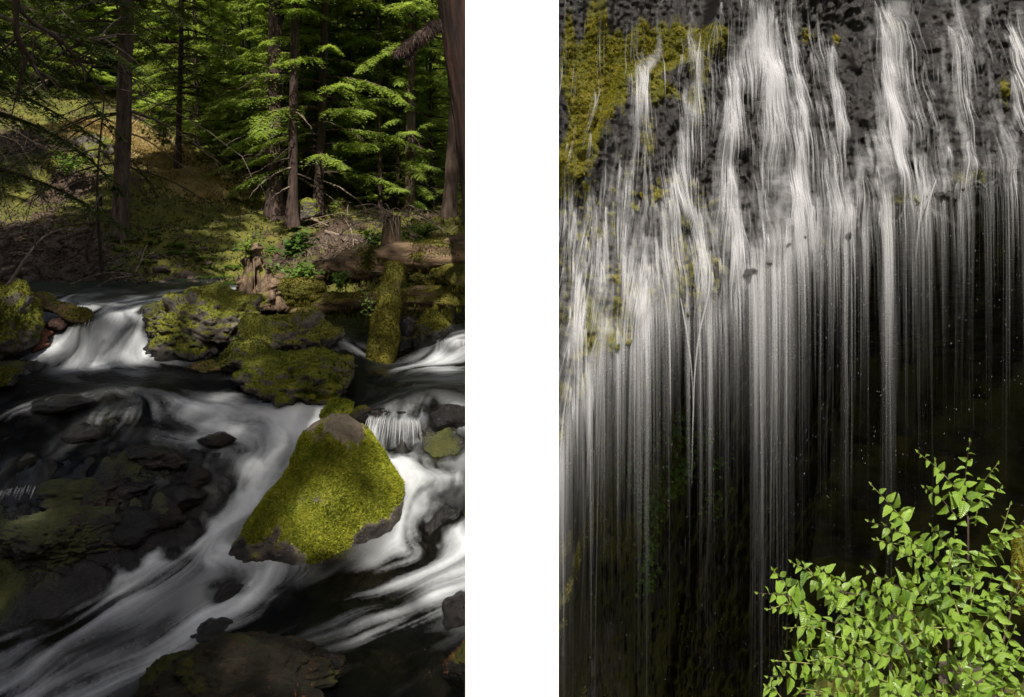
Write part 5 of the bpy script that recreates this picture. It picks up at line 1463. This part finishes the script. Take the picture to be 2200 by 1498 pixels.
# the single filaments of the fall: each runs down the rock, bounces off its bumps and drops free below the lip
def build_filaments():
    g = np.random.default_rng(311)
    X, Z, YS, DN = RUNF['x'], RUNF['z'], RUNF['y'], RUNF['dens']
    def samp(A, x, z):
        i = np.clip((x - X[0]) / (X[-1] - X[0]) * (len(X) - 1), 0, len(X) - 1.01); j = np.clip((z - Z[0]) / (Z[-1] - Z[0]) * (len(Z) - 1), 0, len(Z) - 1.01)
        a, b = i.astype(int), j.astype(int); fx, fz = i - a, j - b
        return (A[b, a] * (1 - fx) + A[b, a + 1] * fx) * (1 - fz) + (A[b + 1, a] * (1 - fx) + A[b + 1, a + 1] * fx) * fz
    sm = RUNF['ys'] + .0
    gx = np.gradient(sm, axis=1) / (X[1] - X[0]); gz = np.gradient(sm, axis=0) / (Z[1] - Z[0])
    # where they start: on the streams, thinly all over the lower slope, and along the lip
    zz, xx = np.meshgrid(Z, X, indexing='ij')
    lip = lip_z(X)[None]
    u = U0 + F_PX * xx / YL; v = V0 - F_PX * zz / YL
    el = np.interp(X, EX, EZ)[None]
    w = (DN ** 1.5 * 1.1 + .11 + .30 * sstep(300, 480, v) * sstep(1900, 1500, u)) * (zz > lip + .05) * np.where(zz > el + .1, .35, 1)
    # bunch them: water gathers in veins
    vein = np.clip(.35 + 1.1 * fbm(p3(xx * 5.5, zz * .55), 3, 313).reshape(xx.shape), .03, 1.6)
    w = w * vein
    p = (w / w.sum()).ravel()
    NF, PER, NR, NL = 760, 9, 4200, 3600
    NS = NF * PER + NR
    # fans: a burst of filaments from one bump; runs: single ones between
    ledge = np.clip(blur(np.gradient(blur(YS, 1), axis=0), 1) / (Z[1] - Z[0]) - .1, .05, 1.5)
    pf = (w * ledge / (w * ledge).sum()).ravel()
    kf = g.choice(p.size, NF, p=pf); kr = g.choice(p.size, NR, p=p)
    k = np.concatenate([np.repeat(kf, PER), kr])
    xs = xx.ravel()[k] + g.normal(0, .008, NS); zs = zz.ravel()[k] + g.normal(0, .012, NS)
    isfan = np.arange(NS) < NF * PER
    spread = np.where(isfan, np.repeat(np.concatenate([g.uniform(.05, .30, NF), np.zeros(0)]), PER).tolist() + [0.0] * NR, 0.0)
    flen = np.concatenate([np.repeat(g.uniform(.18, .75, NF), PER) * g.uniform(.6, 1.3, NF * PER), g.uniform(.3, 1.3, NR)])
    # strands over the lip come in bundles
    cand = g.uniform(1195, 2225, 40000); fd = fall_density(cand) ** 1.35
    cand = cand[g.random(40000) < fd / fd.max()]
    seeds = cand[:400]
    ub = np.repeat(seeds, 7) + g.normal(0, 1, 400 * 7) * np.repeat(g.choice([1.2, 2.5, 5.0, 12.0], 400, p=[.3, .3, .25, .15]), 7)
    ub = np.concatenate([ub, g.uniform(1195, 2225, NL - len(ub))]) if len(ub) < NL else ub[:NL]
    xl = (ub - U0) / F_PX * YL; zl = lip_z(xl) + g.uniform(-.05, .55, NL)
    x = np.concatenate([xs, xl]); z = np.concatenate([zs, zl]); n = len(x)
    islip = np.arange(n) >= NS
    NSTEP = 12
    length = np.where(islip, np.minimum(g.exponential(1.9, n) + .4, 8.5), np.concatenate([flen, np.zeros(NL)]))
    # longer where the flow is strong
    length = length * np.where(islip, np.clip(.45 + fall_density(U0 + F_PX * x / YL), .4, 1.3), 1)
    step = length / NSTEP
    y = samp(sm, x, z) - .03
    vx = np.concatenate([g.normal(0, 1, NS) * spread + g.normal(0, .015, NS), g.normal(0, .02, NL)]); out = np.zeros(n)
    fan_ = np.concatenate([isfan, np.zeros(NL, bool)])
    lipx = lip_z(x)
    PX, PY, PZ_ = [x], [y], [z]
    fallv = np.zeros(n)
    slant = g.normal(0, .010, n)
    for s in range(NSTEP):
        free = z < lip_z(x) - .02
        fx = samp(gx, x, z); fz = samp(gz, x, z)
        ax = np.clip(fx * np.clip(fz, -.4, 1.2), -.8, .8) * .22 + np.clip(fx, -1, 1) * .05
        vx = np.where(free, vx * .93 + slant * .2, np.where(fan_, vx * .86 + ax * .3, vx * .66 + ax * .6))
        x = x + np.where(free, vx * .45, vx) * step
        z = z - step
        ysurf = samp(sm, x, z) - .03
        out = np.where(free, out * .9, np.clip(out * .6 + .5 * np.clip(ysurf - y, -.1, .2) * 0 - .0, -.1, .1))
        ynew = np.where(free, y - .012 * np.exp(-fallv), np.minimum(ysurf, y + step * .55))
        fallv = np.where(free, fallv + step, 0)
        y = np.minimum(ynew, np.where(free, 99, ysurf))
        PX.append(x); PY.append(y); PZ_.append(z)
    Q = np.stack([np.stack(PX, 1), np.stack(PY, 1), np.stack(PZ_, 1)], -1)           # n, steps, 3
    m = NSTEP + 1
    wd = np.where(islip, g.choice([.0016, .0024, .004, .008], n, p=[.42, .34, .18, .06]), g.choice([.0016, .0026, .0042, .008], n, p=[.38, .36, .19, .07]))
    tt = np.linspace(0, 1, m)[None]
    wide = wd[:, None] * (.55 + .6 * np.sin(np.pi * np.clip(tt * .9 + .08, 0, 1)))
    T = norm(np.gradient(Q, axis=1))
    S = norm(np.cross(T, np.array([0.0, -1.0, 0.25])))
    A = Q - S * wide[..., None]; B = Q + S * wide[..., None]
    V = np.stack([A, B], 2).reshape(-1, 3)                                          # a thin film of water
    base = (np.arange(n) * m * 2)[:, None] + (np.arange(NSTEP) * 2)[None]
    F = np.stack([base, base + 1, base + 3, base + 2], -1).reshape(-1, 4)
    dn = np.where(islip, fall_density(U0 + F_PX * Q[:, 0, 0] / YL), samp(DN, Q[:, 0, 0], Q[:, 0, 2]))
    al = (np.where(islip, .14, .30) + np.where(islip, .42, .45) * np.clip(dn, 0, 1) ** 1.3) * g.uniform(.3, 1.2, n)
    fallen = np.clip(lip_z(Q[:, :, 0]) - Q[:, :, 2], 0, None)
    al = al[:, None] * np.where(fan_[:, None], (1 - tt) ** .8 * np.clip(tt * 9, .2, 1), np.sin(np.pi * np.clip(tt * .94 + .05, 0, 1)) ** .7) * (.04 + .96 * np.exp(-fallen / 1.25))
    al = al * (.8 + .35 * noise(np.stack([np.repeat(np.arange(n)[:, None] * 3.7, m, 1).ravel(), Q[:, :, 2].ravel() * 2.2, np.zeros(n * m)], 1), 317).reshape(n, m))
    al = np.repeat(np.clip(al, 0, .85)[..., None], 2, 2).ravel()
    o = obj('waterfall', V, F, silk_material('water_filaments', 1.0, (.58, .58, .59)), None, {'foam': al})
    kind(o, 'structure')
build_filaments()

def build_cascades():
    g = np.random.default_rng(331)
    parts, al = [], []
    for u0, v0, u1, v1, Y, drop, n in [(792, 893, 900, 900, 7.92, .22, 60), (0, 1052, 140, 1032, 7.25, .10, 40), (95, 650, 150, 640, 12.2, .12, 30), (175, 676, 212, 684, 10.78, .26, 26), (940, 730, 1000, 726, 10.55, .26, 50)]:
        for k in range(n):
            t = (k + g.random()) / n
            a = P(u0 + (u1 - u0) * t, v0 + (v1 - v0) * t + g.normal(0, 2), Y + g.normal(0, .03))
            d = drop * g.uniform(.5, 1.15); s = np.linspace(0, 1, 7)
            side = (t - .5) * .35 * d + g.normal(0, .012)
            Q = a + np.stack([side * s, -d * (.25 + .45 * s) * s - .02, -d * s ** 1.5], 1)
            w = g.uniform(.002, .007) * np.array([.7, 1, 1.1, 1.1, 1, .8, .4])
            V = np.stack([Q - np.array([1, 0, 0]) * w[:, None], Q + np.array([0, -.6, .3]) * w[:, None], Q + np.array([1, 0, 0]) * w[:, None]], 1).reshape(-1, 3)
            i = np.arange(6)[:, None] * 3
            parts.append((V, np.concatenate([i + [0, 1, 4, 3], i + [1, 2, 5, 4]])))
            al.append(np.repeat(g.uniform(.10, .42) * np.array([.15, .8, 1, 1, .9, .6, .0]), 3))
    V, F = join(parts)
    kind(obj('stream_cascades', V, F, silk_material('cascade_water', 1.0, (.7, .7, .71)), None, {'foam': np.concatenate(al)}), 'structure')
build_cascades()

# ------------------------------------------------------------------ the bank at lower right with its mossy rocks
def right_bank():
    gx, gy = np.meshgrid(np.linspace(.27, 20, 110), np.linspace(-6, 30, 150))
    gz = -3.75 - .25 * sstep(2.5, 1, gx) + .25 * fbm(p3(gx * .8, gy * .8), 3, 191).reshape(gx.shape)
    gz = gz - 7.6 * sstep(6.3, 8.0, gy) - 11 * sstep(8, 12, gy)
    gz = gz - 2.2 * sstep(2.6, 1.2, gx) * sstep(3.4, 4.6, gy)
    V = np.stack([gx, gy, gz], -1).reshape(-1, 3)
    kind(link('gorge_bank', mkmesh('gorge_bank', V, grid_faces(*gx.shape), {'moss': np.full(gx.size, .7), 'wet': np.full(gx.size, .4)}), M['rock']), 'structure')
right_bank()
rock('mossy_rock', 'golden mossy rock in shade among the stems of the leafy bush', 1965, 1395, 5.7, (.20, .22, .34), 195, moss=1.0, fuzz=2500, waterline=False, sub=4, mossdir=(0, -1, .4))
rock('mossy_rock', 'mossy rock at the right edge behind the leafy bush', 2235, 1240, 6.2, (.26, .3, .36), 197, moss=1.0, fuzz=2500, waterline=False, sub=4, fmat='moss_gold', mossdir=(-.5, -1, .4))
rock('wet_rock', 'grey wet stone low behind the bush at the bottom edge', 2060, 1490, 5.9, (.3, .3, .2), 199, mat='scree', moss=.1, wet=.6, waterline=False, sub=4)

# ------------------------------------------------------------------ the sunlit leafy bush
def leaf_mesh(seed, bend, fold):
    """a toothed oval leaf with pleats along its side veins, one unit long, growing along +Y"""
    n = 9
    t = np.linspace(0, 1, n)
    w = .33 * np.sin(np.pi * t ** .74) ** .9 * (1 - .35 * t)
    w[0] = .012; w[-1] = .004
    tooth = np.where(np.arange(n) % 2 == 0, 1.06, .94)
    z = -bend * t ** 2
    g = np.random.default_rng(seed)
    pleat = .016 * np.where(np.arange(n) % 2 == 0, 1, -1)
    mid = np.stack([0 * t, t, z], 1)
    lf = np.stack([-w * tooth, t - .04 * np.sin(np.pi * t) + .05, z + fold * w + pleat], 1)
    rt = np.stack([w * tooth, t - .04 * np.sin(np.pi * t) + .05, z + fold * w + pleat], 1)
    lf[-1, 1] = rt[-1, 1] = 1.0
    lm = (lf + mid) / 2 - [0, .02, 0]; lm[:, 2] += .010 - pleat * .3
    rm = (rt + mid) / 2 - [0, .02, 0]; rm[:, 2] += .010 - pleat * .3
    V = np.concatenate([lf, lm, mid, rm, rt])
    F = []
    for c in range(4):
        for i in range(n - 1):
            F.append((c * n + i, (c + 1) * n + i, (c + 1) * n + i + 1, c * n + i + 1))
    return V, np.array(F)[:, ::-1]

# shoots: (start, tip) in photo pixels and depth; leaves sit along each
TIPS = [  # tip u, v, from u, v, depth
    (2083, 950, 2080, 1130, 5.1), (1972, 972, 2072, 1075, 5.05), (2142, 998, 2085, 1080, 5.2), (1985, 1048, 2055, 1110, 5.0), (2150, 1050, 2095, 1130, 5.1), (1872, 1042, 1950, 1130, 5.0), (1866, 1120, 1990, 1170, 4.9), (1880, 1160, 2000, 1200, 5.1), (2170, 1085, 2110, 1200, 5.2), (2200, 1120, 2120, 1190, 5.3), (2052, 1142, 2040, 1250, 4.95), (2000, 1130, 2060, 1200, 5.2),
    (1855, 1220, 1960, 1270, 4.9), (1700, 1208, 1770, 1265, 5.0), (1660, 1225, 1700, 1300, 5.05), (1628, 1275, 1730, 1300, 4.95), (1728, 1212, 1800, 1290, 5.1), (1760, 1222, 1820, 1280, 4.9), (1790, 1240, 1870, 1300, 5.0), (1650, 1310, 1760, 1330, 4.9), (1690, 1350, 1790, 1360, 4.8), (1740, 1330, 1860, 1350, 4.85), (1664, 1420, 1780, 1430, 4.85), (1690, 1400, 1800, 1410, 4.95), (1650, 1455, 1750, 1470, 4.9), (1645, 1475, 1700, 1530, 4.85), (1680, 1510, 1800, 1520, 4.8),
    (1830, 1255, 1930, 1330, 4.8), (1880, 1260, 1960, 1320, 4.85), (1930, 1230, 2000, 1310, 5.0), (1985, 1220, 2030, 1300, 4.9), (2030, 1230, 2060, 1320, 4.8), (2090, 1220, 2080, 1330, 4.9), (2130, 1240, 2090, 1330, 5.0), (2180, 1210, 2120, 1290, 5.1), (2210, 1250, 2130, 1330, 5.0), (2200, 1300, 2110, 1350, 4.9), (2160, 1290, 2090, 1370, 4.75), (1960, 1290, 2000, 1370, 5.2), (1900, 1330, 1990, 1390, 5.0), (1850, 1340, 1940, 1390, 4.8), (1820, 1370, 1910, 1410, 4.75), (1790, 1390, 1880, 1430, 4.7), (1760, 1370, 1850, 1400, 4.95), (1740, 1420, 1850, 1440, 4.75), (1770, 1450, 1870, 1470, 4.7), (1720, 1480, 1840, 1490, 4.75), (1840, 1430, 1920, 1470, 4.7), (1870, 1470, 1950, 1510, 4.75), (1920, 1460, 1990, 1500, 4.8),
    (1965, 1365, 2060, 1350, 4.7), (2030, 1345, 2090, 1400, 4.7), (2080, 1340, 2110, 1420, 4.8), (2060, 1360, 2120, 1390, 4.65), (2130, 1370, 2130, 1450, 4.7), (2180, 1350, 2140, 1440, 4.8), (2215, 1380, 2150, 1460, 4.9), (2020, 1440, 2090, 1460, 4.65), (2060, 1430, 2100, 1500, 4.6), (2110, 1440, 2130, 1510, 4.7), (2170, 1430, 2150, 1510, 4.75), (2210, 1450, 2160, 1520, 4.8), (2000, 1480, 2080, 1520, 4.65), (1950, 1440, 2020, 1490, 4.9), (1930, 1500, 2020, 1540, 4.7), (2060, 1490, 2110, 1550, 4.65), (2140, 1490, 2150, 1560, 4.7), (2190, 1500, 2160, 1560, 4.7), (1800, 1500, 1900, 1530, 4.7), (1760, 1500, 1860, 1540, 4.75), (2110, 1180, 2085, 1280, 5.0), (1920, 1180, 2010, 1240, 5.1), (1950, 1160, 2030, 1230, 4.9), (2060, 1180, 2075, 1260, 5.05), (2160, 1150, 2100, 1250, 5.2), (2000, 1270, 2060, 1350, 5.1), (1870, 1300, 1950, 1360, 4.95), (1810, 1310, 1900, 1350, 4.9)]

BEND = [.18, .34, .50, .26, .42, .62]
FOLD = [.30, .50, .20, .65, .40, .55]

def bush_leaf_material():
    t = NT('bush_leaf')
    oi = t.n('ObjectInfo')
    lx, ly = t.attr('lx'), t.attr('ly')
    ph = t.math('MULTIPLY', t.math('SUBTRACT', ly, t.math('MULTIPLY', lx, .75)), 58.0)
    vein = t.math('MULTIPLY', t.math('ADD', t.math('SINE', ph), 1.0), .5)
    rib = t.math('SUBTRACT', 1.0, t.math('MULTIPLY', lx, 45.0), True)
    f = t.math('ADD', t.math('MULTIPLY', t.noise(5, 3, .6), .6), t.math('MULTIPLY', oi.outputs['Random'], .45))
    col = t.mix(t.ramp(f, [(.25, (0, 0, 0)), (.75, (1, 1, 1))]), (.040, .105, .008, 1), (.24, .37, .045, 1))
    col = t.mix(t.math('MULTIPLY', vein, .28), col, (.035, .085, .008, 1))
    col = t.mix(t.math('MULTIPLY', rib, .6), col, (.24, .32, .08, 1))
    p = t.bsdf(col, .30, t.bump(t.math('SUBTRACT', vein, rib), .55, .006), .5)
    tr = t.n('BsdfTranslucent'); t.l(t.mix(.5, col, (.28, .36, .02, 1)), tr.inputs[0])
    mx = t.n('MixShader'); mx.inputs[0].default_value = .3
    t.l(p.outputs[0], mx.inputs[1]); t.l(tr.outputs[0], mx.inputs[2])
    return t.done(mx.outputs[0])

def build_bush():
    g = np.random.default_rng(211)
    base = P(2075, 1640, 5.15)
    t = root('leafy_bush', 'sunlit bush with bright green toothed leaves in front of the waterfall', 'bush', base)
    lm = []
    mat = bush_leaf_material()
    for k in range(6):
        V, F = leaf_mesh(k, BEND[k], FOLD[k])
        me = mkmesh('leaf', V, F, {'lx': np.abs(V[:, 0]), 'ly': V[:, 1]}); me.materials.append(mat); lm.append(me)
    mats = {'stem': M['bark_dark'], 'twig': leaf_material('green_twig', (.16, .19, .05), (.26, .25, .09), .6, .1, 8)}
    def stem(pts, r, m, name, n=24):
        V, F = tube_tri(spline([np.asarray(p, float) for p in pts], n), r, 6)
        obj(name, V, F, mats[m], t)
    stem([base, P(2078, 1400, 5.1), P(2080, 1200, 5.1), P(2080, 1110, 5.1)], [.018, .012, .006], 'stem', 'stem')
    stem([base + [-.05, 0, 0], P(2040, 1450, 5.0), P(2036, 1280, 5.0), P(2040, 1200, 4.95)], [.014, .009, .005], 'stem', 'stem')
    stem([base + [-.1, .05, 0], P(1975, 1480, 5.0), P(1935, 1370, 5.0), P(1880, 1290, 5.0), P(1800, 1270, 5.0)], [.016, .010, .004], 'stem', 'stem')
    stem([base + [-.12, 0, 0], P(1930, 1500, 4.85), P(1840, 1440, 4.85), P(1760, 1420, 4.85)], [.014, .008, .004], 'stem', 'stem')
    stem([base + [.05, 0, 0], P(2130, 1480, 4.9), P(2160, 1360, 5.0), P(2190, 1250, 5.1)], [.014, .009, .004], 'stem', 'stem')
    stem([base + [-.15, 0, 0], P(1900, 1540, 4.8), P(1800, 1500, 4.8), P(1720, 1490, 4.85)], [.014, .008, .004], 'stem', 'stem')
    L = []
    for i, (tu, tv, fu, fv, Y) in enumerate(TIPS):
        a, b = P(fu, fv, Y + .12), P(tu, tv, Y)
        mid = (a + b) / 2 + np.array([g.normal(0, .02), g.normal(0, .04), .02])
        path = spline([a, mid, b], 30)
        V, F = tube_tri(path, [.0048, .0030, .0016], 5)
        obj('twig', V, F, mats['twig' if i % 3 else 'stem'], t)
        ln = np.linalg.norm(b - a)
        n = max(5, int(ln / .039))
        T = norm(b - a)
        side = norm(np.cross(T, [0, -1, .35]))
        for k in range(n):
            s = (k + .35) / n
            p = path[int(s * 29)]
            sg = 1 if k % 2 else -1
            size = (.096 * (1 - .62 * s ** 2.2) * g.uniform(.75, 1.2)) * (1 if s < .92 else .55)
            d = norm(T * g.uniform(.25, .7) + side * sg * g.uniform(.7, 1.1) + np.array([0, -.35, -.22]) + g.normal(0, .22, 3))
            up = norm(np.array([0, -.55, .85]) + g.normal(0, .42, 3))
            L.append((p, d, up, size, int(g.integers(0, 6))))
        # a curled tip bud leaf
        L.append((b, norm(T + [0, -.2, .2]), norm(np.array([0, -1, .3])), .028, 1))
    # inner filling leaves
    for k in range(170):
        u, v = g.normal(1960, 130), g.normal(1390, 75)
        if v < 1260 - .25 * (u - 1960) or u > 2230 or u < 1690: continue
        L.append((P(u, v, g.uniform(4.95, 5.3)), norm(g.normal(0, 1, 3) + [0, -.3, -.3]), norm(np.array([0, -.5, .9]) + g.normal(0, .4, 3)), g.uniform(.06, .10), int(g.integers(0, 6))))
    from mathutils import Matrix
    order = sorted(range(len(L)), key=lambda i: -L[i][3] / L[i][0][1])
    rest = []; LXY = []
    for rank, i in enumerate(order):
        p, d, up, s, k = L[i]
        x = norm(np.cross(d, up)); z = np.cross(x, d)
        if rank < 300:
            m = Matrix(((x[0] * s, d[0] * s, z[0] * s, p[0] - base[0]), (x[1] * s, d[1] * s, z[1] * s, p[1] - base[1]), (x[2] * s, d[2] * s, z[2] * s, p[2] - base[2]), (0, 0, 0, 1)))
            o = link('leaf', lm[k], None, t); o.matrix_local = m
        else:
            V, F = leaf_mesh(k, BEND[k], FOLD[k]); LXY.append(V[:, :2])
            rest.append((V[:, :1] * s * x + V[:, 1:2] * s * d + V[:, 2:] * s * z + p, F))
    V, F = join(rest); xy = np.concatenate(LXY)
    kind(obj('small_leaves', V, F, mat, t, {'lx': np.abs(xy[:, 0]), 'ly': xy[:, 1]}), 'stuff')
    print('bush leaves', len(L))
build_bush()

for o in bpy.data.objects:
    if '_base' in o: del o['_base']
print('tris', sum(len(m.loops) - 2 * len(m.polygons) for m in bpy.data.meshes), 'objects', len(bpy.data.objects))
